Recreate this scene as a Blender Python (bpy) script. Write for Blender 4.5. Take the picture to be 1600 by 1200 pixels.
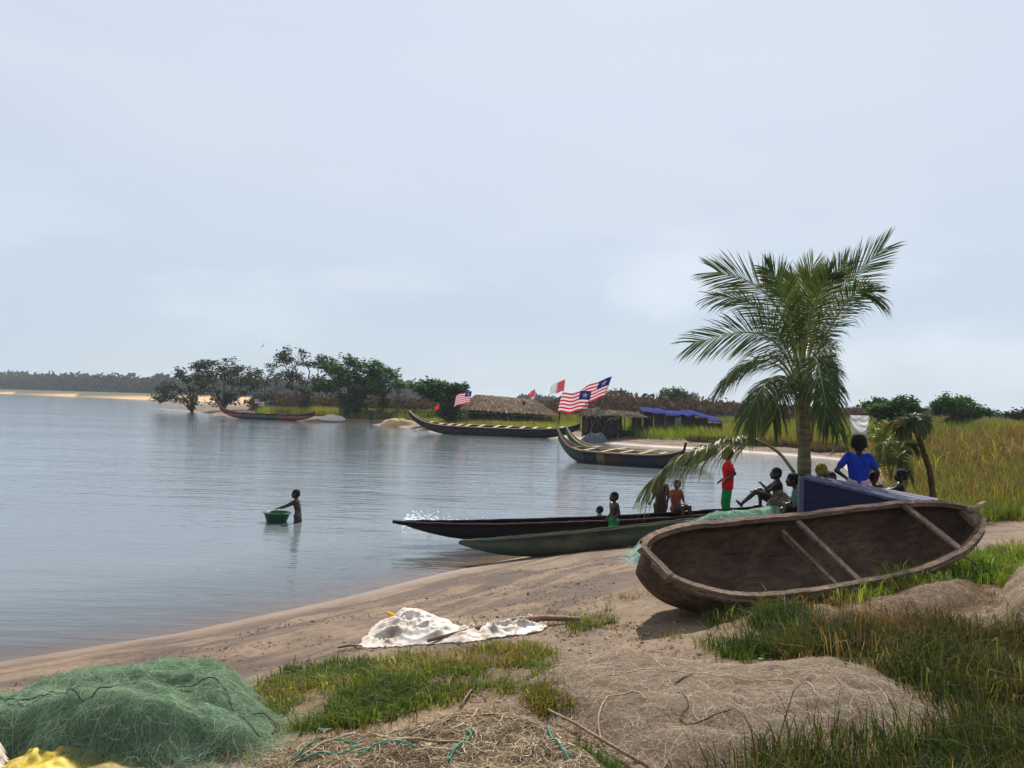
import bpy, bmesh, math, random
import numpy as np
from mathutils import Vector, Matrix
R = math.radians
rng = np.random.default_rng(7); random.seed(7)
for o in list(bpy.data.objects): bpy.data.objects.remove(o)
sc = bpy.context.scene; col = sc.collection

# ------------------------------------------------------------------ camera, sky, sun, exposure
FPX = 1300.0; EYE = 2.6; PITCH = R(1.28); ROLL = R(1.65)
cd = bpy.data.cameras.new('camera'); cam = bpy.data.objects.new('camera', cd); col.objects.link(cam)
cd.sensor_width = 36; cd.lens = FPX/1600*36; cd.clip_start = .05; cd.clip_end = 6000
CM = Matrix.Rotation(math.pi/2+PITCH, 4, 'X') @ Matrix.Rotation(ROLL, 4, 'Z')
cam.matrix_world = Matrix.Translation((0, 0, EYE)) @ CM
sc.camera = cam
SUN_EL, SUN_AZ = R(47), R(7)          # azimuth clockwise from +Y (the viewing direction)
w = bpy.data.worlds.new('World'); sc.world = w; w.use_nodes = True
nt = w.node_tree; N = nt.nodes; Lk = nt.links; N.clear()
out = N.new('ShaderNodeOutputWorld'); bg = N.new('ShaderNodeBackground'); bg.inputs[1].default_value = .074
sky = N.new('ShaderNodeTexSky'); sky.sky_type = 'NISHITA'; sky.sun_disc = False
sky.sun_elevation = SUN_EL; sky.sun_rotation = SUN_AZ; sky.air_density = 1.0; sky.dust_density = 1.0; sky.ozone_density = 1.6
tc = N.new('ShaderNodeTexCoord'); mp = N.new('ShaderNodeMapping'); mp.inputs['Scale'].default_value = (1, 1, 3.2)
mp.inputs['Rotation'].default_value = (0, R(14), 0)
n1 = N.new('ShaderNodeTexNoise'); n1.inputs['Scale'].default_value = 1.5; n1.inputs['Detail'].default_value = 7; n1.inputs['Roughness'].default_value = .52
n1.inputs['Distortion'].default_value = .5
r1 = N.new('ShaderNodeValToRGB'); r1.color_ramp.elements[0].position = .34; r1.color_ramp.elements[1].position = .68
r1.color_ramp.elements[0].color = (.74, .74, .74, 1); r1.color_ramp.elements[1].color = (.96, .96, .96, 1)
mx = N.new('ShaderNodeMix'); mx.data_type = 'RGBA'
CLOUD = (6.7, 7.3, 8.35, 1)
mxc = N.new('ShaderNodeMix'); mxc.data_type = 'RGBA'; mxc.inputs[6].default_value = (5.2, 6.3, 7.45, 1); mxc.inputs[7].default_value = CLOUD
sepc = N.new('ShaderNodeSeparateXYZ'); mrc = N.new('ShaderNodeMapRange'); mrc.inputs[1].default_value = .0; mrc.inputs[2].default_value = .38; mrc.interpolation_type = 'SMOOTHSTEP'
Lk.new(tc.outputs['Generated'], sepc.inputs[0]); Lk.new(sepc.outputs[2], mrc.inputs[0]); Lk.new(mrc.outputs[0], mxc.inputs[0]); Lk.new(mxc.outputs[2], mx.inputs[7])
# low cumulus bank to the right, soft edged, part of the sky all the way round
mp2 = N.new('ShaderNodeMapping'); mp2.inputs['Scale'].default_value = (2.2, 2.2, 7.5); mp2.inputs['Location'].default_value = (3.3, 1.2, .4)
n2 = N.new('ShaderNodeTexNoise'); n2.inputs['Scale'].default_value = 1.7; n2.inputs['Detail'].default_value = 8; n2.inputs['Roughness'].default_value = .5
r2 = N.new('ShaderNodeValToRGB'); r2.color_ramp.elements[0].position = .50; r2.color_ramp.elements[1].position = .64
sep = N.new('ShaderNodeSeparateXYZ')
band = N.new('ShaderNodeMapRange'); band.inputs[1].default_value = .36; band.inputs[2].default_value = .12; band.interpolation_type = 'SMOOTHSTEP'
mul = N.new('ShaderNodeMath'); mul.operation = 'MULTIPLY'
mul2 = N.new('ShaderNodeMath'); mul2.operation = 'MULTIPLY'; mul2.inputs[1].default_value = .38
mx2 = N.new('ShaderNodeMix'); mx2.data_type = 'RGBA'; mx2.inputs[7].default_value = (7.2, 7.8, 8.8, 1)
Lk.new(tc.outputs['Generated'], mp.inputs[0]); Lk.new(mp.outputs[0], n1.inputs['Vector']); Lk.new(n1.outputs[0], r1.inputs[0])
Lk.new(r1.outputs[0], mx.inputs[0]); Lk.new(sky.outputs[0], mx.inputs[6])
Lk.new(tc.outputs['Generated'], mp2.inputs[0]); Lk.new(mp2.outputs[0], n2.inputs['Vector']); Lk.new(n2.outputs[0], r2.inputs[0])
Lk.new(tc.outputs['Generated'], sep.inputs[0]); Lk.new(sep.outputs[2], band.inputs[0])
Lk.new(r2.outputs[0], mul.inputs[0]); Lk.new(band.outputs[0], mul.inputs[1]); Lk.new(mul.outputs[0], mul2.inputs[0])
Lk.new(mul2.outputs[0], mx2.inputs[0]); Lk.new(mx.outputs[2], mx2.inputs[6])
# soft cumulus standing low over the land
n3 = N.new('ShaderNodeTexNoise'); n3.inputs['Scale'].default_value = 7; n3.inputs['Detail'].default_value = 9; n3.inputs['Roughness'].default_value = .52; mp3 = N.new('ShaderNodeMapping'); mp3.inputs['Scale'].default_value = (1, 1, 2.0)
Lk.new(tc.outputs['Generated'], mp3.inputs[0]); Lk.new(mp3.outputs[0], n3.inputs['Vector']); last = None
def wm(op, a, b):
    q = N.new('ShaderNodeMath'); q.operation = op
    for i_, v_ in enumerate((a, b)):
        if hasattr(v_, 'is_linked'): Lk.new(v_, q.inputs[i_])
        else: q.inputs[i_].default_value = v_
    return q.outputs[0]
for cx_, cz_, kx_, kz_ in ((.50, .058, 4.0, 20.0), (.17, .155, 8.0, 15.0), (-.9, .07, 3.5, 18.0), (.95, .06, 3.5, 18.0), (0, .05, 1.2, 20.0)):
    dx_ = wm('MULTIPLY', wm('SUBTRACT', sep.outputs[0], cx_), kx_); dz_ = wm('MULTIPLY', wm('SUBTRACT', sep.outputs[2], cz_), kz_)
    if cx_ == 0: dz_ = wm('ADD', dz_, wm('MULTIPLY', wm('GREATER_THAN', sep.outputs[1], 0.0), 50.0))
    a_ = wm('SUBTRACT', 1.0, wm('ADD', wm('MULTIPLY', dx_, dx_), wm('MULTIPLY', dz_, dz_))); last = a_ if last is None else wm('MAXIMUM', last, a_)
cf = N.new('ShaderNodeMapRange'); cf.interpolation_type = 'SMOOTHSTEP'; cf.inputs[1].default_value = .60; cf.inputs[2].default_value = 1.15; cf.inputs[4].default_value = .75
Lk.new(wm('ADD', wm('MULTIPLY', last, .45), n3.outputs[0]), cf.inputs[0])
mx3 = N.new('ShaderNodeMix'); mx3.data_type = 'RGBA'; mx3.inputs[7].default_value = (7.6, 8.2, 9.2, 1); Lk.new(cf.outputs[0], mx3.inputs[0]); Lk.new(mx2.outputs[2], mx3.inputs[6]); Lk.new(mx3.outputs[2], bg.inputs[0])
Lk.new(bg.outputs[0], out.inputs[0])
sd_ = bpy.data.lights.new('sun', 'SUN'); sun = bpy.data.objects.new('sun', sd_); col.objects.link(sun)
sd_.energy = 5.0; sd_.angle = R(.6); sd_.color = (1, .95, .87)
sdir = Vector((math.sin(SUN_AZ)*math.cos(SUN_EL), math.cos(SUN_AZ)*math.cos(SUN_EL), math.sin(SUN_EL)))
sun.rotation_euler = sdir.to_track_quat('Z', 'Y').to_euler(); sun.location = (0, 0, 30)
sc.view_settings.view_transform = 'Standard'; sc.view_settings.look = 'None'
sc.view_settings.exposure = 0.52; sc.view_settings.gamma = 1; sc.view_settings.use_curve_mapping = False
sc.render.engine = 'CYCLES'; sc.cycles.max_bounces = 8; sc.cycles.transparent_max_bounces = 24
try: sc.cycles.volume_bounces = 0
except Exception: pass

# ------------------------------------------------------------------ photo pixel -> place in the world (layout only)
CR = CM.to_3x3()
def ray(px, py):
    return CR @ Vector(((px-800)/FPX, -(py-600)/FPX, -1))
def atz(px, py, z=0.0):
    d = ray(px, py); t = (z-EYE)/d.z
    return Vector((d.x*t, d.y*t, z))
def aty(px, py, Y):
    d = ray(px, py); t = Y/d.y
    return Vector((d.x*t, Y, EYE+d.z*t))

# ------------------------------------------------------------------ tags and builders
def tag(o, label=None, cat=None, group=None, kind=None):
    if label: o['label'] = label
    if cat: o['category'] = cat
    if group: o['group'] = group
    if kind: o['kind'] = kind
    return o
def empty(name, loc, rz=0, label=None, cat=None, group=None):
    o = bpy.data.objects.new(name, None); col.objects.link(o); o.location = loc; o.rotation_euler = (0, 0, rz)
    o.empty_display_size = .1
    return tag(o, label, cat, group)
def mesh_np(name, V, F, mat, parent=None, colr=None, smooth=False, attrs=None):
    V = np.asarray(V, np.float32); F = np.asarray(F, np.int32); k = F.shape[1]
    me = bpy.data.meshes.new(name)
    me.vertices.add(len(V)); me.vertices.foreach_set('co', V.ravel())
    me.loops.add(F.size); me.loops.foreach_set('vertex_index', F.ravel())
    me.polygons.add(len(F)); me.polygons.foreach_set('loop_start', np.arange(0, F.size, k, dtype=np.int32))
    if smooth: me.polygons.foreach_set('use_smooth', np.ones(len(F), bool))
    me.update(calc_edges=True)
    if colr is not None:
        a = me.color_attributes.new('col', 'FLOAT_COLOR', 'POINT')
        c = np.ones((len(V), 4), np.float32); c[:, :3] = colr; a.data.foreach_set('color', c.ravel())
    for an, av in (attrs or {}).items():
        a = me.attributes.new(an, 'FLOAT', 'POINT'); a.data.foreach_set('value', np.asarray(av, np.float32))
    me.materials.append(mat)
    o = bpy.data.objects.new(name, me); col.objects.link(o)
    if parent: o.parent = parent
    return o
class MB:
    def __init__(s): s.v = []; s.f = []; s.m = []
    def add(s, vs, fs, mi=0):
        b = len(s.v); s.v += [tuple(v) for v in vs]; s.f += [tuple(b+i for i in f) for f in fs]; s.m += [mi]*len(fs); return s
    def box(s, c, size, rot=None, mi=0, jit=0):
        x, y, z = [q/2 for q in size]; vs = [Vector((sx*x, sy*y, sz*z)) for sx in (-1, 1) for sy in (-1, 1) for sz in (-1, 1)]
        if jit: vs = [v+Vector([random.uniform(-jit, jit) for _ in range(3)]) for v in vs]
        if rot: vs = [rot @ v for v in vs]
        c = Vector(c)
        return s.add([v+c for v in vs], [(0, 1, 3, 2), (4, 6, 7, 5), (0, 4, 5, 1), (2, 3, 7, 6), (0, 2, 6, 4), (1, 5, 7, 3)], mi)
    def bar(s, a, b, wd, th, up=(0, 0, 1), mi=0, jit=0):
        a = Vector(a); b = Vector(b); d = (b-a); L = d.length; d.normalize(); u = Vector(up); sd = d.cross(u)
        if sd.length < 1e-4: sd = d.cross(Vector((1, 0, 0)))
        sd.normalize(); u = sd.cross(d); m = Matrix((d, sd, u)).transposed()
        return s.box((a+b)/2, (L, wd, th), m, mi, jit)
    def tube(s, pts, rad, n=8, mi=0, jit=0.0):
        pts = [Vector(p) for p in pts]; k = len(pts)
        if not hasattr(rad, '__len__'): rad = [rad]*k
        base = len(s.v); ref = Vector((.13, .27, .95)).normalized()
        for i, p in enumerate(pts):
            d = (pts[min(i+1, k-1)]-pts[max(i-1, 0)]).normalized()
            u = d.cross(ref)
            if u.length < .05: u = d.cross(Vector((1, 0, 0)))
            u.normalize(); v = d.cross(u)
            for j in range(n):
                a = 2*math.pi*j/n; rr = rad[i]*(1+random.uniform(-jit, jit))
                s.v.append(tuple(p+(u*math.cos(a)+v*math.sin(a))*rr))
        for i in range(k-1):
            for j in range(n):
                s.f.append((base+i*n+j, base+i*n+(j+1) % n, base+(i+1)*n+(j+1) % n, base+(i+1)*n+j)); s.m.append(mi)
        s.f.append(tuple(base+j for j in range(n))[::-1]); s.m.append(mi)
        s.f.append(tuple(base+(k-1)*n+j for j in range(n))); s.m.append(mi)
        return s
    def capsule(s, a, b, ra, rb, n=10):
        a = Vector(a); b = Vector(b); d = b-a; L = d.length
        d = d.normalized() if L > 1e-6 else Vector((0, 0, 1))
        pts = []; rs = []
        for t in (-88, -60, -30): pts.append(a+d*ra*math.sin(R(t))); rs.append(ra*math.cos(R(t)))
        for t in (0, .5, 1): pts.append(a.lerp(b, t)); rs.append(ra+(rb-ra)*t)
        for t in (30, 60, 88): pts.append(b+d*rb*math.sin(R(t))); rs.append(rb*math.cos(R(t)))
        if L < 1e-6: del pts[3:5]; del rs[3:5]
        base = len(s.v); u = d.cross(Vector((.3, .1, .9)));
        if u.length < .05: u = d.cross(Vector((1, 0, 0)))
        u.normalize(); v = d.cross(u); k = len(pts)
        for p, r in zip(pts, rs):
            for j in range(n):
                an = 2*math.pi*j/n; s.v.append(tuple(p+(u*math.cos(an)+v*math.sin(an))*r))
        for i in range(k-1):
            for j in range(n):
                s.f.append((base+i*n+j, base+i*n+(j+1) % n, base+(i+1)*n+(j+1) % n, base+(i+1)*n+j)); s.m.append(0)
        s.f.append(tuple(base+j for j in range(n))[::-1]); s.m.append(0)
        s.f.append(tuple(base+(k-1)*n+j for j in range(n))); s.m.append(0)
        return s
    def ell(s, c, rad, rot=None, nu=12, nv=8):
        c = Vector(c); vs = []; fs = []
        for i in range(nv+1):
            t = math.pi*(i+.02)/(nv+.04)
            for j in range(nu):
                p = 2*math.pi*j/nu; v = Vector((rad[0]*math.sin(t)*math.cos(p), rad[1]*math.sin(t)*math.sin(p), rad[2]*math.cos(t)))
                vs.append((rot @ v if rot else v)+c)
        for i in range(nv):
            for j in range(nu): fs.append((i*nu+j, (i+1)*nu+j, (i+1)*nu+(j+1) % nu, i*nu+(j+1) % nu))
        fs.append(tuple(range(nu))); fs.append(tuple(nv*nu+j for j in range(nu))[::-1])
        return s.add(vs, fs)
    def lathe(s, prof, n=24, c=(0, 0, 0), mi=0):
        vs = []; fs = []; c = Vector(c)
        for r, z in prof:
            for j in range(n): a = 2*math.pi*j/n; vs.append(Vector((r*math.cos(a), r*math.sin(a), z))+c)
        for i in range(len(prof)-1):
            for j in range(n): fs.append((i*n+j, i*n+(j+1) % n, (i+1)*n+(j+1) % n, (i+1)*n+j))
        return s.add(vs, fs, mi)
    def build(s, name, mats, parent=None, smooth=False):
        me = bpy.data.meshes.new(name); me.from_pydata(s.v, [], s.f)
        for m in (mats if isinstance(mats, (list, tuple)) else [mats]): me.materials.append(m)
        me.polygons.foreach_set('material_index', s.m)
        if smooth: me.polygons.foreach_set('use_smooth', [True]*len(s.f))
        me.update()
        o = bpy.data.objects.new(name, me); col.objects.link(o)
        if parent: o.parent = parent
        return o

# ------------------------------------------------------------------ numpy noise
def _h(i, j, s):
    n = (i.astype(np.int64)*374761393+j.astype(np.int64)*668265263+s*1442695041) & 0x7fffffff
    n = ((n ^ (n >> 13))*1274126177) & 0x7fffffff
    n = (n ^ (n >> 16)) & 0xffffff
    return n/float(0xffffff)
def vn(x, y, s=0):
    x = np.asarray(x, float); y = np.asarray(y, float)
    i = np.floor(x); j = np.floor(y); fx = x-i; fy = y-j; fx = fx*fx*(3-2*fx); fy = fy*fy*(3-2*fy)
    a = _h(i, j, s); b = _h(i+1, j, s); c = _h(i, j+1, s); d = _h(i+1, j+1, s)
    return (a*(1-fx)+b*fx)*(1-fy)+(c*(1-fx)+d*fx)*fy
def fbm(x, y, s=0, o=4):
    r = 0; a = .5; t = 0
    for k in range(o): r = r+a*vn(x*2**k, y*2**k, s+k*17); t += a; a *= .5
    return r/t

# ------------------------------------------------------------------ materials
def newmat(name):
    m = bpy.data.materials.new(name); m.use_nodes = True; t = m.node_tree
    return m, t, t.nodes['Principled BSDF'], t.nodes['Material Output']
def rgb(r, g, b):    # sRGB bytes -> linear
    f = lambda c: ((c/255+.055)/1.055)**2.4 if c/255 > .04045 else c/255/12.92
    k = .86; return (f(r)*k, f(g)*k, f(b)*k, 1)
def nodes_noise(t, scale, detail=4, rough=.55, stretch=(1, 1, 1), coord='Object', dist=0):
    tc = t.nodes.new('ShaderNodeTexCoord'); mp = t.nodes.new('ShaderNodeMapping'); mp.inputs['Scale'].default_value = stretch
    n = t.nodes.new('ShaderNodeTexNoise'); n.inputs['Scale'].default_value = scale; n.inputs['Detail'].default_value = detail
    n.inputs['Roughness'].default_value = rough; n.inputs['Distortion'].default_value = dist
    t.links.new(tc.outputs[coord], mp.inputs[0]); t.links.new(mp.outputs[0], n.inputs['Vector']); return n
def ramp(t, src, stops, interp='LINEAR'):
    r = t.nodes.new('ShaderNodeValToRGB'); e = r.color_ramp.elements; r.color_ramp.interpolation = interp
    while len(e) < len(stops): e.new(.5)
    for q, (p, c) in zip(e, stops): q.position = p; q.color = c if len(c) == 4 else (*c, 1)
    t.links.new(src, r.inputs[0]); return r
def mixc(t, fac, a, b, mode='MIX'):
    m = t.nodes.new('ShaderNodeMix'); m.data_type = 'RGBA'; m.blend_type = mode
    for i, v in ((0, fac), (6, a), (7, b)):
        if hasattr(v, 'links') or hasattr(v, 'is_linked'): t.links.new(v, m.inputs[i])
        else: m.inputs[i].default_value = v
    return m.outputs[2]
def mathn(t, op, a, b=0.0, c=None, clamp=False):
    m = t.nodes.new('ShaderNodeMath'); m.operation = op; m.use_clamp = clamp
    for i, v in enumerate((a, b) if c is None else (a, b, c)):
        if hasattr(v, 'is_linked'): t.links.new(v, m.inputs[i])
        else: m.inputs[i].default_value = v
    return m.outputs[0]
def bump(t, bs, src, strength=.3, dist=.01):
    b = t.nodes.new('ShaderNodeBump'); b.inputs['Strength'].default_value = strength; b.inputs['Distance'].default_value = dist
    t.links.new(src, b.inputs['Height']); t.links.new(b.outputs[0], bs.inputs['Normal']); return b
def mk(name, c1, c2, scale=4, rough=.8, bscale=None, bstr=.3, bdist=.01, stretch=(1, 1, 1), spec=.3, lo=.35, hi=.65, detail=5):
    m, t, bs, _ = newmat(name)
    n = nodes_noise(t, scale, detail, .6, stretch); r = ramp(t, n.outputs[0], [(lo, c1), (hi, c2)])
    t.links.new(r.outputs[0], bs.inputs['Base Color']); bs.inputs['Roughness'].default_value = rough; bs.inputs['Specular IOR Level'].default_value = spec
    if bscale:
        nb = nodes_noise(t, bscale, 6, .65, stretch); bump(t, bs, nb.outputs[0], bstr, bdist)
    return m
def leafmat(name, trans=.45, rough=.55, spec=.25, tint=(1.15, 1.08, .6, 1)):
    m, t, bs, outn = newmat(name)
    a = t.nodes.new('ShaderNodeAttribute'); a.attribute_name = 'col'
    t.links.new(a.outputs['Color'], bs.inputs['Base Color']); bs.inputs['Roughness'].default_value = rough; bs.inputs['Specular IOR Level'].default_value = spec
    tr = t.nodes.new('ShaderNodeBsdfTranslucent'); t.links.new(mixc(t, 1.0, a.outputs['Color'], tint, 'MULTIPLY'), tr.inputs[0])
    ms = t.nodes.new('ShaderNodeMixShader'); ms.inputs[0].default_value = trans
    t.links.new(bs.outputs[0], ms.inputs[1]); t.links.new(tr.outputs[0], ms.inputs[2]); t.links.new(ms.outputs[0], outn.inputs[0])
    return m
M = {}
M['grass'] = leafmat('grass_blades', .42)
M['leaf'] = leafmat('tree_leaves', .28, .7, .08)
M['palm'] = leafmat('palm_leaflets', .32, .5, .22)
M['scrub'] = leafmat('scrub_leaves', .2, .95, .0)
M['straw'] = leafmat('straw', .12, .9, .1, (1, .9, .6, 1))
M['thread'] = leafmat('net_thread', .3, .6, .3, (1, 1, .9, 1))
M['bark'] = mk('bark', rgb(70, 58, 46), rgb(112, 98, 80), 9, .95, 30, .6, .02)
M['skin'] = mk('dark_skin', rgb(42, 24, 18), rgb(60, 36, 27), 6, .42, spec=.45)
M['hair'] = mk('black_hair', rgb(12, 10, 9), rgb(24, 20, 18), 40, .9, 150, .8, .004)
M['eye'] = mk('eye_white', rgb(190, 180, 170), rgb(200, 190, 180), 4, .3)
def cloth(name, c1, c2, s=9): return mk(name, c1, c2, s, .9, 26, .35, .015)
M['red'] = cloth('red_cloth', rgb(186, 8, 26), rgb(208, 16, 34))
M['green'] = cloth('green_cloth', rgb(10, 110, 55), rgb(16, 135, 66))
M['blue'] = cloth('blue_cloth', rgb(14, 44, 150), rgb(20, 58, 176))
M['teal'] = cloth('teal_cloth', rgb(66, 106, 100), rgb(84, 124, 112))
M['orange_shirt'] = cloth('rust_cloth', rgb(120, 52, 32), rgb(150, 74, 44), 30)
M['black'] = cloth('black_cloth', rgb(18, 18, 22), rgb(32, 30, 34))
M['maroon'] = cloth('dark_brown_cloth', rgb(50, 34, 32), rgb(66, 44, 38))
M['white_cloth'] = cloth('off_white_cloth', rgb(190, 182, 176), rgb(208, 200, 194))
M['orange'] = cloth('orange_cloth', rgb(255, 96, 20), rgb(255, 120, 30))
M['pattern'] = cloth('patterned_cloth', rgb(170, 120, 150), rgb(206, 190, 196), 60)
M['yellow_cloth'] = cloth('olive_yellow_cloth', rgb(60, 54, 24), rgb(150, 130, 40), 30)

# ------------------------------------------------------------------ the shore: signed distance, ground height
WATER = np.array([(-400, -60), (-30, -6), (-9, 4.9), (-6.6, 6.5), (-4.85, 7.9), (-3.5, 9.1), (-2.16, 10.8), (-.9, 12.7), (.5, 14.4), (2, 16), (4, 17.6), (7, 20.2),
    (10, 24), (13, 31), (16, 40), (18, 45.3), (16.8, 48.2), (12.5, 53), (8.6, 55), (6.6, 57.5), (5.8, 61), (4.6, 66), (0, 67.5), (-6.8, 69.5), (-11, 80), (-15, 84.5), (-22, 89), (-29.5, 95),
    (-38, 106), (-45, 119), (-52, 128), (-57, 134), (-56, 141), (-44, 147), (-28, 156), (-10, 190), (8, 240), (0, 262), (-60, 268), (-119, 281), (-230, 375), (-500, 640), (-1700, 1500), (-1700, -60)], float)
def inside(x, y, poly):
    r = np.zeros(np.shape(x), bool); n = len(poly)
    for i in range(n):
        x1, y1 = poly[i]; x2, y2 = poly[(i+1) % n]
        c = ((y1 > y) != (y2 > y))
        with np.errstate(divide='ignore', invalid='ignore'): xi = (x2-x1)*(y-y1)/((y2-y1) if y2 != y1 else 1e-9)+x1
        r ^= c & (x < xi)
    return r
def sdist(x, y, poly=WATER):
    x = np.asarray(x, float); y = np.asarray(y, float); d = np.full(x.shape, 1e9); al = np.zeros(x.shape); acc = 0
    n = len(poly)
    for i in range(n):
        a = poly[i]; b = poly[(i+1) % n]; e = b-a; L2 = (e**2).sum(); L = math.sqrt(L2)
        t = np.clip(((x-a[0])*e[0]+(y-a[1])*e[1])/L2, 0, 1); q = np.hypot(x-a[0]-t*e[0], y-a[1]-t*e[1])
        m = q < d; d = np.where(m, q, d); al = np.where(m, acc+t*L, al); acc += L
    ins = inside(x, y, poly)
    return np.where(ins, -d, d), al
def gh(x, y, sd=None, al=None):
    x = np.asarray(x, float); y = np.asarray(y, float)
    if sd is None: sd, al = sdist(x, y)
    far = np.clip((y-30)/30, 0, 1)
    s = np.maximum(sd, 0)
    zn = .84*(1-np.exp(-s/4.0))+.012*np.minimum(s, 40)
    zf = .62*(1-np.exp(-s/3.5))+.006*np.minimum(s, 120)
    sb = np.clip((y-215)/30, 0, 1)*np.clip((60-x)/60, 0, 1)
    zs = 2.15*(1-np.exp(-s/22))
    z = zn*(1-far)+(zf*(1-sb)+zs*sb)*far
    land = z+np.clip(s/2, 0, 1)*((fbm(x*.9, y*.9, 3)-.5)*.10*np.clip((40-y)/20, 0, 1)+(fbm(x*4, y*4, 9, 3)-.5)*.055*np.clip((16-y)/6, 0, 1))
    sm = lambda v: np.clip(v, 0, 1)**2*(3-2*np.clip(v, 0, 1))
    land = land+.75*sm((x-.35*y-1.0)/11)*sm((y-12)/16)*np.clip(s/3, 0, 1)*np.clip(2-y/90, 0, 1)
    wat = np.maximum(sd*.11, -1.6)
    return np.where(sd > 0, land, wat)
BOATFOOT = np.array([(3.21+math.cos(.485)*a-math.sin(.485)*b, 9.1+math.sin(.485)*a+math.cos(.485)*b) for a, b in ((-2.2, -.12), (-1.8, -.36), (0, -.46), (1.7, -.38), (2.3, -.1), (2.2, .5), (-2.1, .5))])
def gz(x, y): return float(gh(np.array([x]), np.array([y]))[0])
def poly_px(pts, z=.8): return np.array([tuple(atz(px, py, z))[:2] for px, py in pts])

# places where grass grows (outlines on the ground)
G_front = poly_px([(395, 1060), (440, 1022), (600, 1012), (760, 1010), (850, 1015), (875, 1050), (900, 1100), (800, 1108), (740, 1100), (700, 1128), (560, 1160), (455, 1175), (425, 1120)], .6)
G_under = poly_px([(1095, 1005), (1115, 958), (1200, 945), (1330, 930), (1300, 985), (1240, 1018), (1130, 1032)], .74)
G_right = poly_px([(1180, 1000), (1250, 970), (1330, 962), (1420, 965), (1500, 975), (1540, 985), (1900, 960), (2000, 1400), (1040, 1400), (1080, 1215), (1200, 1160), (1330, 1120), (1440, 1150), (1450, 1090), (1380, 1040), (1300, 1020)], .85)
G_bow = poly_px([(1300, 925), (1420, 885), (1500, 858), (1530, 856), (1800, 850), (1800, 915), (1560, 905), (1440, 912), (1350, 930)], .85)
G_dark = poly_px([(850, 1150), (900, 1135), (960, 1160), (1010, 1200), (1060, 1260), (930, 1260)], .85)
G_mid = poly_px([(880, 965), (950, 950), (965, 975), (900, 1000)], .6)
G_clump = poly_px([(830, 1080), (885, 1075), (895, 1115), (840, 1120)], .7)
G_field = np.array([(5.1, 13.4), (6.0, 12.7), (7.0, 13.7), (8.2, 14.9), (9.8, 15.6), (13, 15.8), (40, 16), (90, 60), (60, 75), (19, 47), (17, 39.5), (13.8, 30.5), (10.8, 23.6), (7.6, 19.4), (5.3, 17.2)], float)

# ------------------------------------------------------------------ ground sheet
ys = [-16.0]
while ys[-1] < 2500:
    y = ys[-1]; ys.append(y+(.5 if y < 2 else .02*0+max(.045, .0062*(y+3)) if y < 24 else (.022*(y) if y < 300 else .12*y)))
ys = np.array(ys); ts = np.linspace(-1, 1, 430); ts = 1.3*np.sign(ts)*np.abs(ts)**1.15
YY, TT = np.meshgrid(ys, ts, indexing='ij'); XX = (np.maximum(YY, 0)+9)*TT
SD, AL = sdist(XX, YY); ZZ = gh(XX, YY, SD, AL)
veg = np.zeros(XX.shape)
for pg, k in ((G_front, .9), (G_under, .7), (G_right, 1), (G_bow, 1), (G_dark, 1), (G_mid, .5), (G_clump, .8), (G_field, 1)):
    veg = np.maximum(veg, inside(XX, YY, pg)*k)
veg = np.maximum(veg, (YY > 30)*(SD > 3.6+2*vn(XX*.2, YY*.2, 4))*((XX > -60)*(YY < 262) | (XX > 40) | (YY > 330))*1.0)
nr, nc = XX.shape; I = np.arange(nr*nc).reshape(nr, nc)
F = np.stack([I[:-1, :-1], I[:-1, 1:], I[1:, 1:], I[1:, :-1]], -1).reshape(-1, 4)
m, t, bs, _ = newmat('sandy_ground')
aS = t.nodes.new('ShaderNodeAttribute'); aS.attribute_name = 'shore'; aA = t.nodes.new('ShaderNodeAttribute'); aA.attribute_name = 'along'
aV = t.nodes.new('ShaderNodeAttribute'); aV.attribute_name = 'veg'
nA = nodes_noise(t, 1.3, 6, .6); nB = nodes_noise(t, 14, 6, .65); nC = nodes_noise(t, 90, 4, .7)
dry = ramp(t, nA.outputs[0], [(.36, rgb(80, 66, 56)), (.47, rgb(120, 101, 82)), (.72, rgb(143, 121, 98))])
c = mixc(t, .35, dry.outputs[0], ramp(t, nB.outputs[0], [(.32, rgb(80, 66, 56)), (.62, rgb(148, 127, 106))]).outputs[0])
# wrack and mud bands lying parallel to the water's edge
cb = t.nodes.new('ShaderNodeCombineXYZ'); t.links.new(mathn(t, 'MULTIPLY', aS.outputs['Fac'], 2.6), cb.inputs[0]); t.links.new(mathn(t, 'MULTIPLY', aA.outputs['Fac'], .34), cb.inputs[1])
nW = t.nodes.new('ShaderNodeTexNoise'); nW.inputs['Scale'].default_value = 1.0; nW.inputs['Detail'].default_value = 7; nW.inputs['Roughness'].default_value = .62; t.links.new(cb.outputs[0], nW.inputs['Vector'])
wr = ramp(t, nW.outputs[0], [(.46, (0, 0, 0, 1)), (.56, (1, 1, 1, 1))])
msk = mathn(t, 'MULTIPLY', ramp(t, mathn(t, 'DIVIDE', aS.outputs['Fac'], 6.0), [(.04, (0, 0, 0, 1)), (.14, (1, 1, 1, 1)), (.5, (1, 1, 1, 1)), (.8, (.25, .25, .25, 1))]).outputs[0], wr.outputs[0])
c = mixc(t, mathn(t, 'MULTIPLY', msk, .75), c, rgb(78, 66, 60))
c = mixc(t, mathn(t, 'MULTIPLY', aV.outputs['Fac'], .85), c, ramp(t, nB.outputs[0], [(.35, rgb(70, 58, 34)), (.65, rgb(118, 100, 62))]).outputs[0])
wet = ramp(t, mathn(t, 'ADD', aS.outputs['Fac'], mathn(t, 'MULTIPLY', nA.outputs[0], .35)), [(.14, (1, 1, 1, 1)), (.85, (0, 0, 0, 1))])
c = mixc(t, mathn(t, 'MULTIPLY', wet.outputs[0], .8), c, rgb(116, 94, 76))
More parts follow.
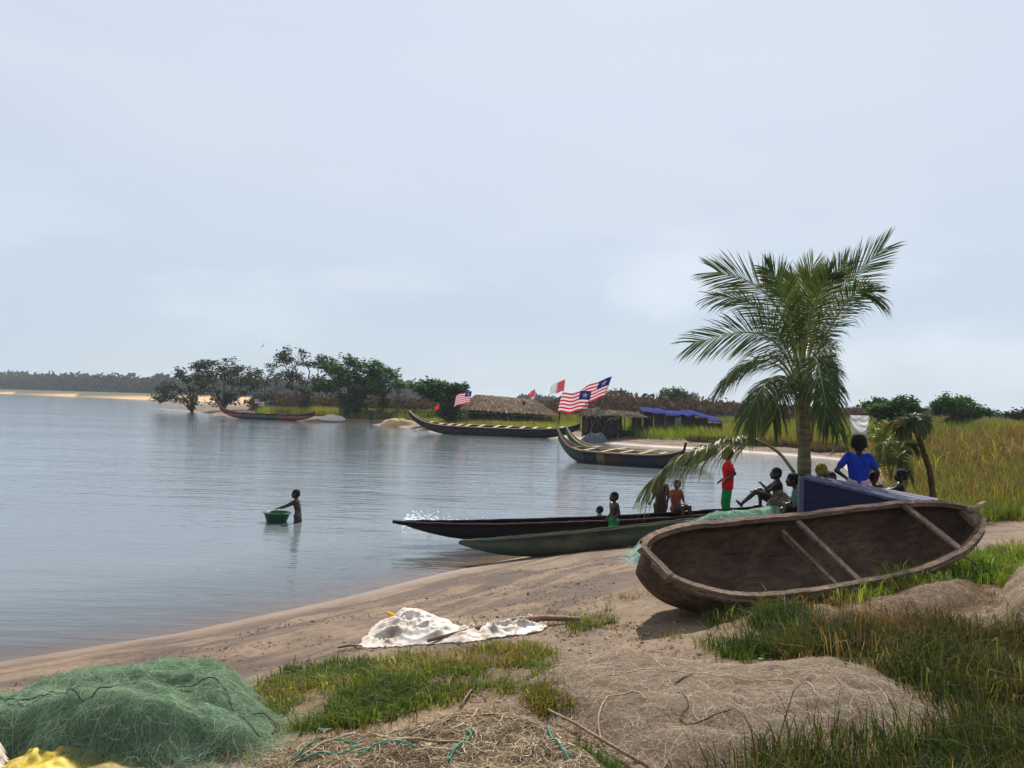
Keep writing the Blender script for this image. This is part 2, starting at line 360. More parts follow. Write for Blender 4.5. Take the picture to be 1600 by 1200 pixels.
gp = t.nodes.new('ShaderNodeNewGeometry'); sp = t.nodes.new('ShaderNodeSeparateXYZ'); t.links.new(gp.outputs['Position'], sp.inputs[0])
c = mixc(t, ramp(t, mathn(t, 'DIVIDE', sp.outputs[1], 300), [(.7, (0, 0, 0, 1)), (.85, (1, 1, 1, 1))]).outputs[0], c, mixc(t, aV.outputs['Fac'], rgb(206, 158, 108), rgb(70, 74, 46)))
t.links.new(c, bs.inputs['Base Color'])
t.links.new(mathn(t, 'SUBTRACT', .95, mathn(t, 'MULTIPLY', wet.outputs[0], .5)), bs.inputs['Roughness']); bs.inputs['Specular IOR Level'].default_value = .25
hs = mathn(t, 'ADD', mathn(t, 'MULTIPLY', nB.outputs[0], .8), mathn(t, 'MULTIPLY', nC.outputs[0], .25)); bump(t, bs, hs, .7, .035)
M['ground'] = m
g = mesh_np('ground', np.stack([XX, YY, ZZ], -1).reshape(-1, 3), F, m, smooth=True, attrs={'shore': SD.ravel(), 'along': AL.ravel(), 'veg': veg.ravel()})
tag(g, kind='structure')

# ------------------------------------------------------------------ water
wy = [4.0]
while wy[-1] < 1500: wy.append(wy[-1]*1.035+.02)
wy = np.array(wy); wt = np.linspace(-1.25, .62, 150); WY, WT = np.meshgrid(wy, wt, indexing='ij'); WX = (WY+9)*WT
wsd, _ = sdist(WX, WY)
nr, nc = WX.shape; I = np.arange(nr*nc).reshape(nr, nc); Fw = np.stack([I[:-1, :-1], I[:-1, 1:], I[1:, 1:], I[1:, :-1]], -1).reshape(-1, 4)
keep = (wsd.ravel()[Fw] < 1.5).any(1); Fw = Fw[keep]
m = bpy.data.materials.new('lagoon_water'); m.use_nodes = True; t = m.node_tree; t.nodes.clear()
o_ = t.nodes.new('ShaderNodeOutputMaterial'); gl = t.nodes.new('ShaderNodeBsdfGlossy'); gl.inputs['Roughness'].default_value = .06; gl.inputs[0].default_value = (.93, .95, 1, 1)
df = t.nodes.new('ShaderNodeBsdfDiffuse'); tp = t.nodes.new('ShaderNodeBsdfTransparent'); tp.inputs[0].default_value = (.78, .71, .60, 1)
aD = t.nodes.new('ShaderNodeAttribute'); aD.attribute_name = 'depth'
df.inputs[0].default_value = rgb(102, 110, 112)
tcn = t.nodes.new('ShaderNodeTexCoord')
def wn(scale, st, det, rot=0, dist=0.0):
    mpn = t.nodes.new('ShaderNodeMapping'); mpn.inputs['Scale'].default_value = st; mpn.inputs['Rotation'].default_value = (0, 0, R(rot))
    n = t.nodes.new('ShaderNodeTexNoise'); n.inputs['Scale'].default_value = scale; n.inputs['Detail'].default_value = det; n.inputs['Distortion'].default_value = dist; n.inputs['Roughness'].default_value = .5
    t.links.new(tcn.outputs['Object'], mpn.inputs[0]); t.links.new(mpn.outputs[0], n.inputs['Vector']); return n.outputs[0]
wa = wn(1.0, (.9, 3.2, 1), 3, 12, .4); wb = wn(1.0, (4, 11, 1), 3, -8, .5); wc = wn(.05, (1, 2.5, 1), 3, 20)
wd = wn(1.0, (.25, .9, 1), 2, 25, .3)
amp = ramp(t, wc, [(.35, (.45, .45, .45, 1)), (.65, (1, 1, 1, 1))]).outputs[0]
hgt = mathn(t, 'MULTIPLY', mathn(t, 'ADD', mathn(t, 'ADD', mathn(t, 'MULTIPLY', wa, 1.0), mathn(t, 'MULTIPLY', wd, 1.6)), mathn(t, 'MULTIPLY', wb, .30)), amp)
bp = t.nodes.new('ShaderNodeBump'); bp.inputs['Strength'].default_value = .55; bp.inputs['Distance'].default_value = .045; t.links.new(hgt, bp.inputs['Height'])
fr = t.nodes.new('ShaderNodeFresnel'); fr.inputs[0].default_value = 1.33
for q in (gl, df, fr): t.links.new(bp.outputs[0], q.inputs['Normal'])
clear = ramp(t, aD.outputs['Fac'], [(0, (.92, .92, .92, 1)), (.12, (.5, .5, .5, 1)), (.45, (0, 0, 0, 1))]).outputs[0]
m1 = t.nodes.new('ShaderNodeMixShader'); m2 = t.nodes.new('ShaderNodeMixShader')
t.links.new(clear, m1.inputs[0]); t.links.new(df.outputs[0], m1.inputs[1]); t.links.new(tp.outputs[0], m1.inputs[2])
t.links.new(fr.outputs[0], m2.inputs[0]); t.links.new(m1.outputs[0], m2.inputs[1]); t.links.new(gl.outputs[0], m2.inputs[2]); t.links.new(m2.outputs[0], o_.inputs[0])
M['water'] = m
wo = mesh_np('water', np.stack([WX, WY, np.zeros_like(WX)], -1).reshape(-1, 3), Fw, m, smooth=True, attrs={'depth': np.clip(-wsd.ravel()*.13, 0, 2)})
tag(wo, kind='structure')
# ------------------------------------------------------------------ far wood, shrub belts, haze
def quads(P, size, colr, asp=1.5, flat=0.0, seed=1):
    r = np.random.default_rng(seed); n = len(P); size = np.broadcast_to(size, (n,))
    a = r.normal(size=(n, 3)); a[:, 2] *= (1-flat); a /= np.linalg.norm(a, axis=1)[:, None]+1e-9
    b = r.normal(size=(n, 3)); b -= (a*b).sum(1)[:, None]*a
    if flat: b[:, 2] *= (1-flat)
    b /= np.linalg.norm(b, axis=1)[:, None]+1e-9
    a = a*size[:, None]*asp*.5; b = b*size[:, None]*.5
    V = np.stack([P-a, P-b*.9, P+a, P+b*.9], 1).reshape(-1, 3)
    return V, np.arange(n*4).reshape(n, 4), np.repeat(colr, 4, 0)
def cvar(n, base, var=.25, seed=0, hue=.08):
    r = np.random.default_rng(seed+99); b = np.array(base)[:3][None, :]
    k = np.exp(r.normal(0, var, (n, 1))); h = 1+r.normal(0, hue, (n, 3))
    return np.clip(b*k*h, .002, .9)
def far_wood():
    r = np.random.default_rng(3); Vs = []; Fs = []; Cs = []; base = 0
    for row, off in ((0, 0), (1, 16), (2, 34)):
        x = -420.0
        while x < -30:
            y0 = np.interp(x, [-420, -230, -119, -40, 60, 330], [600, 455, 375, 350, 345, 350])+off+r.normal(0, 3)
            h = r.uniform(7.5, 10.5)*(1.08 if row == 2 else .9)*(y0/455)**.6; rd = r.uniform(2.8, 4.8)
            n = 46; u = r.normal(size=(n, 3)); u /= np.linalg.norm(u, axis=1)[:, None]
            ct = np.array([x, y0, 1.8+h*.62]); P = ct+u*np.array([rd, rd, h*.42])*r.uniform(.6, 1.05, (n, 1))
            P2 = np.stack([x+r.normal(0, rd*.6, 22), y0+r.normal(0, 2, 22), 1.5+r.uniform(0, h*.6, 22)], 1)
            P = np.concatenate([P, P2]); k = r.uniform(.75, 1.25)
            V, F, C = quads(P, r.uniform(1.3, 2.6, len(P)), cvar(len(P), np.array([.032, .044, .022])*k, .25, int(x)+1000+row), 1.3, 0, int(x)+5000)
            Vs.append(V); Fs.append(F+base); Cs.append(C); base += len(V); x += r.uniform(2.8, 4.6)
    o = mesh_np('forest', np.concatenate(Vs), np.concatenate(Fs), M['scrub'], colr=np.concatenate(Cs))
    tag(o, 'long low band of dark blue green forest behind the far sandbank', 'forest', kind='stuff')
far_wood()
def clump_mass(name, label, pts_fn, n, hfun, base, size, seed, cat='shrubs', var=.3, per=9):
    r = np.random.default_rng(seed); P0 = pts_fn(r, n); H = hfun(P0, r)
    k = r.uniform(size=(n, per))**.7; u = r.normal(size=(n, per, 2))*np.array([.55])
    x = P0[:, 0:1]+u[..., 0]*H[:, None]*.6; y = P0[:, 1:2]+u[..., 1]*H[:, None]*.6; z = gh(P0[:, 0], P0[:, 1])[:, None]+H[:, None]*k*(1-.25*np.hypot(u[..., 0], u[..., 1]))
    P = np.stack([x, y, z], -1).reshape(-1, 3)
    bb = np.asarray(base)
    if bb.ndim == 2: c = bb[r.integers(0, len(bb), n)]; c = np.repeat(c, per, 0)*np.exp(r.normal(0, var, (n*per, 1)))
    else: c = cvar(n*per, base, var, seed)
    V, F, C = quads(P, np.repeat(np.broadcast_to(size, (n,)), per)*r.uniform(.6, 1.4, n*per), c, 1.9, 0, seed+1)
    return tag(mesh_np(name, V, F, M['scrub'], colr=C), label, cat, kind='stuff')
def belt(x0, x1, y0, y1, sdmin=10, hmask=None):
    def f(r, n):
        out = []
        while sum(map(len, out)) < n:
            x = r.uniform(x0, x1, n*2); y = r.uniform(y0, y1, n*2); s, _ = sdist(x, y); k = (s > sdmin)
            out.append(np.stack([x, y], 1)[k])
        return np.concatenate(out)[:n]
    return f
BR = np.array([rgb(88, 62, 52)[:3], rgb(104, 76, 60)[:3], rgb(74, 60, 48)[:3], rgb(70, 66, 38)[:3]])
clump_mass('brown_scrub', 'reddish brown scrub belt behind the blue tarpaulin shelter and huts', belt(8, 62, 112, 150, 14), 5200,
    lambda P, r: (2.1+1.8*fbm(P[:, 0]*.12, P[:, 1]*.05, 5))*np.clip(1.25-P[:, 0]/90, .55, 1.1)*r.uniform(.7, 1.15, len(P)), BR, .38, 21, 'scrub')
clump_mass('brown_scrub', 'reddish brown scrub belt behind the bushy trees and thatched hut', belt(-36, 12, 104, 140, 6), 4200,
    lambda P, r: (1.3+1.5*fbm(P[:, 0]*.12, P[:, 1]*.05, 6))*r.uniform(.7, 1.15, len(P)), BR, .36, 22, 'scrub')
clump_mass('brown_scrub', 'low brown scrub line on the horizon at the far right', belt(60, 230, 150, 200, 14), 3600, lambda P, r: (1.0+1.6*fbm(P[:, 0]*.06, P[:, 1]*.05, 7))*r.uniform(.7, 1.1, len(P)), BR, .6, 25, 'scrub')
GR = np.array([rgb(58, 70, 30)[:3], rgb(84, 92, 36)[:3], rgb(70, 76, 40)[:3]])
clump_mass('green_scrub', 'low green bushes on the flat between the big tree and the hut', belt(-18, -3, 84, 98, 5), 900,
    lambda P, r: (.35+.7*fbm(P[:, 0]*.3, P[:, 1]*.2, 8))*r.uniform(.6, 1.1, len(P)), GR, .24, 23, 'bushes')
clump_mass('far_tree_line', 'thin grey green tree line on the horizon behind the brown scrub', belt(4, 84, 330, 390, 20), 1500,
    lambda P, r: (1.5+4.5*fbm(P[:, 0]*.05, P[:, 1]*.01, 15))*np.clip(1.1-P[:, 0]/110, .3, 1)*r.uniform(.8, 1.1, len(P)), np.array([.035, .045, .028]), 1.5, 24, 'trees')

# ------------------------------------------------------------------ trees
def branch_tree(name, label, base, limbs, leafc, leafsize, per, spread, barkc='bark', seed=0, group=None, cat='tree', tr=.12, flat=.55, sub=5, sublen=1.0, droop=0.0, leafmatn='leaf'):
    """limbs: list of polylines (relative to base) whose ends carry sub-branches and leaves"""
    r = np.random.default_rng(seed); rd = random.Random(seed); e = empty(name, base, 0, label, cat, group)
    mb = MB(); tips = []
    for pl, r0 in limbs:
        k = len(pl); mb.tube(pl, [r0*(1-.62*i/(k-1)) for i in range(k)], 7, jit=.1)
        for i in range(1, k):
            for q in range(sub if i == k-1 else max(2, sub//2)):
                a = Vector(pl[i-1]).lerp(Vector(pl[i]), 1 if i == k-1 and q < 2 else rd.uniform(.3, 1))
                d = Vector((rd.gauss(0, 1), rd.gauss(0, 1), rd.gauss(.35, .45))).normalized()*sublen*rd.uniform(.55, 1.3)*(.6 if i < k-1 else 1)
                mid = a+d*.5+Vector((0, 0, .06*sublen)); b = a+d-Vector((0, 0, droop*d.length))
                mb.tube([a, mid, b], [r0*.3, r0*.2, r0*.09], 4); tips += [mid, b, a.lerp(mid, .6)]
                for _ in range(2):
                    b2 = b+Vector((rd.gauss(0, .4), rd.gauss(0, .4), rd.gauss(0, .2)))*sublen; mb.tube([b, b2], [r0*.09, r0*.05], 3); tips += [b2, b.lerp(b2, .5)]
    mb.build('trunk', M[barkc], e, True)
    T = np.array([tuple(v) for v in tips]); per = int(per*1.45); n = len(T)*per
    P = np.repeat(T, per, 0)+r.normal(size=(n, 3))*np.array([1, 1, .55])*spread
    lc = np.asarray(leafc); c = lc[r.integers(0, len(lc), len(T))] if lc.ndim == 2 else np.repeat(lc[None], len(T), 0)
    c = np.repeat(c*np.exp(r.normal(0, .22, (len(T), 1))), per, 0)*np.exp(r.normal(0, .2, (n, 1)))
    V, F, C = quads(P, leafsize*r.uniform(.6, 1.4, n), c, 1.8, flat, seed+7)
    mesh_np('crown', V, F, M[leafmatn], e, C)
    return e
def rel(px, py, Y, base): v = aty(px, py, Y)-base; return tuple(v)
DG = np.array([rgb(38, 58, 28)[:3], rgb(52, 74, 32)[:3], rgb(28, 44, 24)[:3]])
OG = np.array([rgb(48, 56, 28)[:3], rgb(38, 46, 24)[:3], rgb(60, 66, 34)[:3]])
LG = np.array([rgb(58, 104, 34)[:3], rgb(78, 124, 44)[:3], rgb(40, 80, 30)[:3]])
def ptree(label, bx, by, Y, limbs, leafc, ls, per, sp, **k):
    b = aty(bx, by, Y); b.z = gz(b.x, b.y)-.05
    L = []
    for pl, r0, dy in limbs:
        q = [(0, 0, 0)]; m_ = len(pl)
        for i, (px, py) in enumerate(pl): q.append(rel(px, py, Y+dy*(i+1)/m_, b))
        L.append((q, r0))
    return branch_tree(k.pop('name', 'spreading_tree'), label, b, L, leafc, ls, per, sp, **k)
grp = 'wind bent trees on the spit across the water'
ptree('dark tree leaning out over the water at the left tip of the spit', 301, 638, 116, [([(288, 622), (272, 606), (258, 612)], .13, -3), ([(276, 618), (258, 622), (252, 628)], .09, -1),
    ([(296, 608), (286, 590), (276, 588)], .14, 0), ([(303, 600), (308, 582), (316, 572)], .13, 3), ([(309, 612), (322, 592), (334, 584)], .12, -2)], DG, .22, 7, .34, seed=1, group=grp, sublen=1.05)
ptree('broad rounded olive tree with many stems beside the leaning one', 348, 640, 116, [([(340, 615), (328, 590), (318, 572)], .13, 2), ([(350, 606), (352, 588), (346, 574)], .13, -2),
    ([(362, 608), (372, 590), (372, 579)], .12, 3), ([(366, 614), (384, 600), (392, 588)], .12, -1), ([(356, 620), (380, 612), (404, 600)], .1, 1), ([(335, 620), (318, 606), (312, 596)], .1, -3)], OG, .24, 8, .42, seed=2, group=grp, sublen=1.15)
ptree('thin twiggy tree between the rounded tree and the tallest one', 410, 640, 108, [([(404, 620), (398, 600), (390, 592)], .09, 2), ([(413, 612), (420, 590), (428, 572)], .1, -2),
    ([(420, 618), (434, 600), (440, 584)], .08, 2)], OG, .19, 5, .36, seed=3, group=grp, sublen=1.0)
ptree('tallest wind swept tree with a flat top streaming to the left', 474, 644, 100, [([(462, 615), (450, 580), (436, 556)], .12, 1), ([(470, 606), (462, 578), (452, 562)], .12, -2), ([(478, 610), (484, 580), (472, 560)], .12, 2),
    ([(484, 616), (498, 592), (496, 570)], .11, -1), ([(466, 622), (452, 604), (446, 590)], .09, 3)], OG*.9, .19, 7, .36, seed=4, group=grp, sublen=1.05)
ptree('dense dark green tree with a flat leafy top, widest on the spit', 548, 648, 92, [([(536, 620), (518, 590), (508, 574)], .14, 2), ([(546, 610), (536, 590), (528, 572)], .14, -2), ([(552, 608), (556, 586), (552, 573)], .14, 1),
    ([(562, 614), (574, 592), (580, 576)], .13, -1), ([(566, 620), (590, 602), (592, 590)], .12, 2), ([(538, 626), (516, 612), (506, 600)], .12, -2), ([(556, 622), (572, 610), (582, 612)], .1, -3)], LG*.62, .24, 15, .40, seed=5, group=grp, sublen=1.0, flat=.7)
ptree('pale layered tree with horizontal tiers right of the dense dark one', 598, 650, 90, [([(596, 625), (593, 590), (591, 572)], .07, 1), ([(597, 612), (606, 590), (608, 580)], .05, -1), ([(597, 618), (612, 606), (632, 602)], .05, 1),
    ([(596, 605), (602, 596), (612, 590)], .04, 0), ([(597, 622), (586, 604), (584, 596)], .05, 0)], LG*1.25, .2, 7, .26, seed=6, group=grp, sublen=.62, flat=.85)
ptree('small pale tiered tree standing alone before the round bush tree', 620, 648, 92, [([(621, 625), (621, 604), (619, 599)], .05, 1), ([(621, 620), (630, 604), (636, 602)], .04, 1)], LG*1.2, .16, 6, .2, seed=16, group=grp, sublen=.5, flat=.9)
ptree('round topped dark green tree on a leaning stem beside the thatched hut', 703, 652, 76, [([(700, 634), (684, 616), (662, 610)], .09, 2), ([(700, 628), (688, 612), (676, 606)], .09, -1), ([(702, 630), (704, 614), (706, 607)], .1, 1),
    ([(696, 630), (672, 622), (656, 612)], .08, -2), ([(703, 634), (712, 620), (716, 612)], .07, 1), ([(698, 634), (690, 618), (694, 608)], .08, 0)], LG*.6, .2, 17, .27, seed=7, cat='tree', sublen=.68, flat=.6)
ptree('rounded green tree rising above the brown scrub behind the blue tarpaulin', 1056, 640, 118, [([(1052, 630), (1046, 622), (1042, 618)], .1, 2), ([(1056, 628), (1056, 620), (1057, 617)], .1, -1), ([(1060, 630), (1066, 624), (1070, 622)], .1, 1)], LG*.62, .28, 12, .45, seed=8, name='round_tree', sublen=.9)
ptree('tall thin crowned tree on the horizon behind the tattered flags', 966, 636, 170, [([(964, 628), (960, 620), (958, 618)], .12, 2), ([(968, 628), (970, 620), (968, 616)], .12, -1)], DG, .4, 7, .6, seed=9, name='round_tree', sublen=1.1)
ptree('dark bush tree directly behind the bucket on the head', 1394, 662, 42, [([(1384, 650), (1374, 641), (1372, 637)], .07, 1), ([(1392, 648), (1392, 638), (1396, 633)], .07, -1), ([(1402, 650), (1416, 641), (1424, 637)], .07, 1),
    ([(1382, 654), (1372, 648), (1370, 645)], .06, 0), ([(1404, 654), (1420, 650), (1432, 648)], .06, 1)], LG*.62, .11, 15, .17, seed=10, name='bush_tree', sublen=.42)
ptree('wide green bush on the skyline at the right above brown grass', 1500, 662, 56, [([(1484, 648), (1468, 641), (1462, 639)], .07, 1), ([(1496, 644), (1488, 634), (1480, 631)], .07, -1), ([(1504, 644), (1510, 636), (1512, 632)], .07, 1),
    ([(1512, 650), (1526, 643), (1534, 643)], .06, 0), ([(1488, 650), (1476, 640), (1474, 637)], .06, 1), ([(1500, 650), (1498, 638), (1500, 634)], .06, 0)], LG*.7, .13, 15, .2, seed=11, name='bush_tree', sublen=.5)
ptree('small dark bush at the right edge of the skyline', 1606, 666, 60, [([(1602, 656), (1592, 652), (1588, 654)], .05, 1), ([(1606, 654), (1604, 650), (1606, 648)], .05, 0), ([(1610, 656), (1618, 650), (1622, 650)], .05, 0)], OG*.8, .12, 12, .2, seed=12, name='bush_tree', sublen=.45)

# ------------------------------------------------------------------ grass
def blades(P, H, Wd, colr, lean=.35, seed=0, wind=(-.12, -.05), curl=.5, outw=None):
    r = np.random.default_rng(seed); n = len(P); a = r.uniform(0, 2*math.pi, n); f = r.uniform(0, 2*math.pi, n)
    L = np.abs(r.normal(0, lean, n))*H; dx = np.cos(a)*L+wind[0]*H; dy = np.sin(a)*L+wind[1]*H
    if outw is not None: dx = dx+outw[:, 0]*H*.45; dy = dy+outw[:, 1]*H*.45; L = np.minimum(np.hypot(dx, dy), H)
    wx = np.cos(f)*Wd/2; wy_ = np.sin(f)*Wd/2; z0 = np.zeros(n)
    S = np.stack([wx, wy_, z0], 1); D = np.stack([dx, dy, z0], 1); Up = np.stack([z0, z0, H], 1)
    k = r.uniform(.2, .4, (n, 1))*curl*2
    m1_ = P+Up*.55+D*k; tip = P+Up*(1-.35*np.clip(L/H, 0, 1))[:, None]+D
    V = np.stack([P-S-[0, 0, .02], P+S-[0, 0, .02], m1_-S*.75, m1_+S*.75, tip], 1).reshape(-1, 3)
    b = np.arange(n)[:, None]*5
    F = np.concatenate([b+[0, 1, 3], b+[0, 3, 2], b+[2, 3, 4]], 1).reshape(-1, 3)
    return V, F, np.repeat(colr, 5, 0)
def tuftize(P, seed, per, rad, H, zf=True):
    """gather blades into tufts: shared height and tint, blades fanning outwards"""
    r = np.random.default_rng(seed+500); n = len(P); k = max(4, n//per); ctr = P[r.permutation(n)[:k]]; idx = r.integers(0, k, n); loose = r.uniform(size=n) < .25
    off = r.normal(0, 1, (n, 2))*rad*(.5+r.uniform(0, 1, k)[idx])[:, None]; Q = P.copy(); Q[:, :2] = np.where(loose[:, None], P[:, :2], ctr[idx, :2]+off)
    if zf: Q[:, 2] = gh(Q[:, 0], Q[:, 1])
    hk = r.uniform(.45, 1.35, k)[idx]; tk = np.exp(r.normal(0, .28, k))[idx]; hue = 1+r.normal(0, .09, (k, 3))[idx]
    H2 = H*np.where(loose, .7, hk); out_ = np.where(loose[:, None], 0, off/(rad*1.2)); return Q, H2, tk[:, None]*hue, out_
def scatter(poly, n, seed, dens=None):
    r = np.random.default_rng(seed); lo = poly.min(0); hi = poly.max(0); out = []; c = 0
    for _ in range(200):
        q = r.uniform(lo, hi, (n*2, 2)); k = inside(q[:, 0], q[:, 1], poly)
        if dens is not None: k &= r.uniform(size=len(q)) < dens(q[:, 0], q[:, 1])
        out.append(q[k]); c += k.sum()
        if c >= n: break
    q = np.concatenate(out)[:n]; z = gh(q[:, 0], q[:, 1]); return np.stack([q[:, 0], q[:, 1], z], 1)
def mixcols(q, pal, sc, seed, jit=.18):
    """colour picked by soft patches (species and dryness)"""
    r = np.random.default_rng(seed); pal = np.array([p[:3] for p in pal]); v = np.clip((fbm(q[:, 0]*sc, q[:, 1]*sc, seed, 3)-.3)/.4, 0, .999)+r.normal(0, .16, len(q))
    v = np.clip(v, 0, .999)*(len(pal)-1); i = np.floor(v).astype(int); f = (v-i)[:, None]
    return (pal[i]*(1-f)+pal[np.minimum(i+1, len(pal)-1)]*f)*np.exp(r.normal(0, jit, (len(q), 1)))
def grass(name, label, poly, n, h, wd, pal, psc, seed, lean=.35, clump=0.0, dens=None, hpatch=True, cat='grass', curl=.5):
    P = scatter(poly, n, seed, dens)
    if clump:
        r = np.random.default_rng(seed+3); k = max(8, n//26); ctr = P[r.integers(0, len(P), k)]
        idx = r.integers(0, k, len(P)); sel = r.uniform(size=len(P)) < .62
        P[sel, :2] = ctr[idx[sel], :2]+r.normal(0, clump, (sel.sum(), 2)); P[:, 2] = gh(P[:, 0], P[:, 1])
    r = np.random.default_rng(seed+5)
    s_, _ = sdist(P[:, 0], P[:, 1]); P = P[s_ > .25]; P = P[~inside(P[:, 0], P[:, 1], BOATFOOT)]
    H = r.uniform(h[0], h[1], len(P))*(.55+.9*fbm(P[:, 0]*1.7/max(h[1], .1)*.4, P[:, 1]*1.7/max(h[1], .1)*.4, seed+8) if hpatch else 1)
    P, H, tint, ow = tuftize(P, seed, 16, .3*h[1], H)
    V, F, C = blades(P, H, wd*r.uniform(.5, 1.6, len(P)), np.clip(mixcols(P, pal, psc, seed, .3)*tint, .002, .6), lean, seed+1, curl=curl, outw=ow)
    return tag(mesh_np(name, V, F, M['grass'], colr=C), label, cat, kind='stuff')
c_ = rgb
green = [c_(66, 84, 28), c_(88, 106, 38), c_(112, 118, 50), c_(138, 126, 74)]
lush = [c_(62, 90, 26), c_(88, 118, 36), c_(118, 138, 52), c_(130, 126, 62)]
brown = [c_(48, 62, 26), c_(70, 78, 36), c_(82, 74, 44), c_(74, 56, 38), c_(126, 106, 70)]
patchy = lambda sc, s, th=.42: (lambda x, y: np.clip((fbm(x*sc, y*sc, s, 4)-th)*7, 0.03, 1))
grass('short_grass', 'patch of short green grass in front of the white sacks', G_front, 26000, (.035, .11), .0058, green, 1.4, 31, .6, .02, lambda x, y: np.clip((fbm(x*2.4, y*2.4, 40, 4)-.36)*7, 0.03, 1)*np.clip(-sdist(x, y, G_front)[0]/.16, .03, 1))
grass('shade_tinted_grass', 'green tufts growing under the tilted wooden dugout', G_under, 6000, (.05, .20), .0078, [c_(46, 66, 26), c_(70, 88, 36), c_(98, 100, 46), c_(104, 76, 48)], 1.5, 32, .5, .03, lambda x, y: np.clip((fbm(x*2, y*2, 41, 4)-.42)*6, .02, 1)*np.clip(-sdist(x, y, G_under)[0]/.14, .03, 1))  # blade colours darkened to paint in the shade below the dugout
grass('tall_grass', 'tall green and brown grass filling the lower right corner', G_right, 52000, (.06, .27), .0068, brown, 1.1, 33, .38, .035, lambda x, y: np.clip((fbm(x*1.6, y*1.6, 42, 4)-.34)*6, .10, 1)*np.clip(-sdist(x, y, G_right)[0]/.22, .04, 1))
grass('bow_grass', 'lush bright green grass beside the right end of the tilted dugout', G_bow, 15000, (.07, .25), .0105, lush, 1.0, 34, .6, .05, patchy(1.6, 43, .3))
grass('dark_grass', 'dark green grass strip along the pale pole in the foreground', G_dark, 5000, (.03, .1), .005, [c_(44, 70, 22), c_(70, 98, 32)], 1.5, 35, .5, .02)
grass('thin_grass', 'thin grass tuft at the end of the stick by the sacks', G_mid, 900, (.03, .1), .005, green, 1.5, 36, .5, .03, patchy(3, 44, .4))
grass('olive_grass', 'small olive grass clump at the left edge of the brown net', G_clump, 2600, (.04, .12), .005, [c_(96, 100, 36), c_(120, 110, 50)], 1.5, 37, .5, .02)
grass('tall_stems', 'sparse tall dry stems standing up above the lower right grass', G_right, 1500, (.25, .52), .005, [c_(60, 70, 34), c_(96, 80, 50), c_(140, 120, 84)], 1.5, 39, .35)
# the field at the right, nearest first
def band_dens(y0, y1, f=None): return lambda x, y: ((y >= y0) & (y < y1))*(1.0 if f is None else f(x, y))
fieldpal = [c_(70, 94, 26), c_(94, 114, 34), c_(114, 122, 46), c_(112, 96, 52), c_(100, 70, 48)]
def dry(x, y): return np.clip((x-.32*y-1.5)/6+(y-20)/60, 0, 1)
def field(n, y0, y1, h, wd, seed, xmax=None):
    P = scatter(G_field, n, seed, lambda x, y: ((y >= y0) & (y < y1) & (x < y*.78+3))*np.clip(.25+(fbm(x*.9, y*.9, 51, 3)-.3)*4, .25, 1)); r = np.random.default_rng(seed)
    k = dry(P[:, 0], P[:, 1])*.75+.9*(fbm(P[:, 0]*.35, P[:, 1]*.2, 52, 3)-.5)+r.normal(0, .13, len(P)); k = np.clip(k, 0, .999)*4; i = np.floor(k).astype(int); f = (k-i)[:, None]
    pal = np.array([p[:3] for p in fieldpal]); C = (pal[i]*(1-f)+pal[np.minimum(i+1, 4)]*f)*np.exp(r.normal(0, .22, (len(P), 1)))
    H = r.uniform(h[0], h[1], len(P))*(.5+fbm(P[:, 0]*.5, P[:, 1]*.5, 53))
    P, H, tint, ow = tuftize(P, seed, 14, .3*h[1], H)
    return blades(P, H, wd*r.uniform(.6, 1.5, len(P)), np.clip(C*tint, .002, .6), .36, seed, outw=ow)
parts = [field(34000, 11, 17, (.16, .44), .011, 61), field(36000, 17, 27, (.26, .62), .017, 62), field(36000, 27, 75, (.4, .9), .034, 63)]
off = 0; Vs, Fs, Cs = [], [], []
for V, F, C in parts: Vs.append(V); Fs.append(F+off); Cs.append(C); off += len(V)
tag(mesh_np('field_grass', np.concatenate(Vs), np.concatenate(Fs), M['grass'], colr=np.concatenate(Cs)), 'yellow green to reddish brown grassland rising to the skyline at right', 'grassland', kind='stuff')
# grass on the far land
def farland(name, label, box_, n, h, wd, pal, seed, sdr=(4, 60), hmul=None):
    r = np.random.default_rng(seed); P = []
    while sum(map(len, P)) < n:
        x = r.uniform(box_[0], box_[1], n); y = r.uniform(box_[2], box_[3], n); s, _ = sdist(x, y); s = s+2.2*(fbm(x*.35, y*.35, seed+1)-.5); k = (s > sdr[0]) & (s < sdr[1]); P.append(np.stack([x, y], 1)[k])
    P = np.concatenate(P)[:n]; P = np.concatenate([P, gh(P[:, 0], P[:, 1])[:, None]], 1)
    H = r.uniform(h[0], h[1], n)*(.5+fbm(P[:, 0]*.3, P[:, 1]*.3, seed+4))
    V, F, C = blades(P, H, wd*r.uniform(.6, 1.4, n), mixcols(P, pal, .12, seed), .3, seed)
    return tag(mesh_np(name, V, F, M['grass'], colr=C), label, 'grass', kind='stuff')
flush = [c_(90, 118, 26), c_(114, 138, 34), c_(136, 144, 50), c_(130, 120, 62)]
farland('spit_grass', 'bright green grass on the spit behind the red ended canoe', (-31, -13, 94, 108), 9000, (.4, .95), .07, flush, 71, (2.6, 12))
farland('spit_grass', 'pale green reeds in front of the thatched hut', (-9, 6, 69, 84), 16000, (.2, .48), .05, flush, 72, (2.5, 16))
farland('bank_grass', 'thick green grass on the far bank right of the blue tarpaulin', (7, 34, 50, 76), 32000, (.4, .95), .045, [c_(86, 112, 24), c_(110, 130, 34), c_(128, 136, 46), c_(112, 100, 52)], 73, (2.8, 26))
farland('bank_grass', 'olive grass stretching from behind the shelters to the brown scrub', (-4, 150, 76, 130), 44000, (.5, 1.0), .09, [c_(92, 104, 34), c_(110, 112, 46), c_(114, 100, 56)], 74, (6, 160))
farland('bank_grass', 'grass and weeds on the flat left of the thatched hut', (-20, -8, 84, 104), 8000, (.4, .8), .07, [c_(88, 100, 36), c_(110, 118, 44), c_(110, 92, 56)], 75, (3.5, 40))
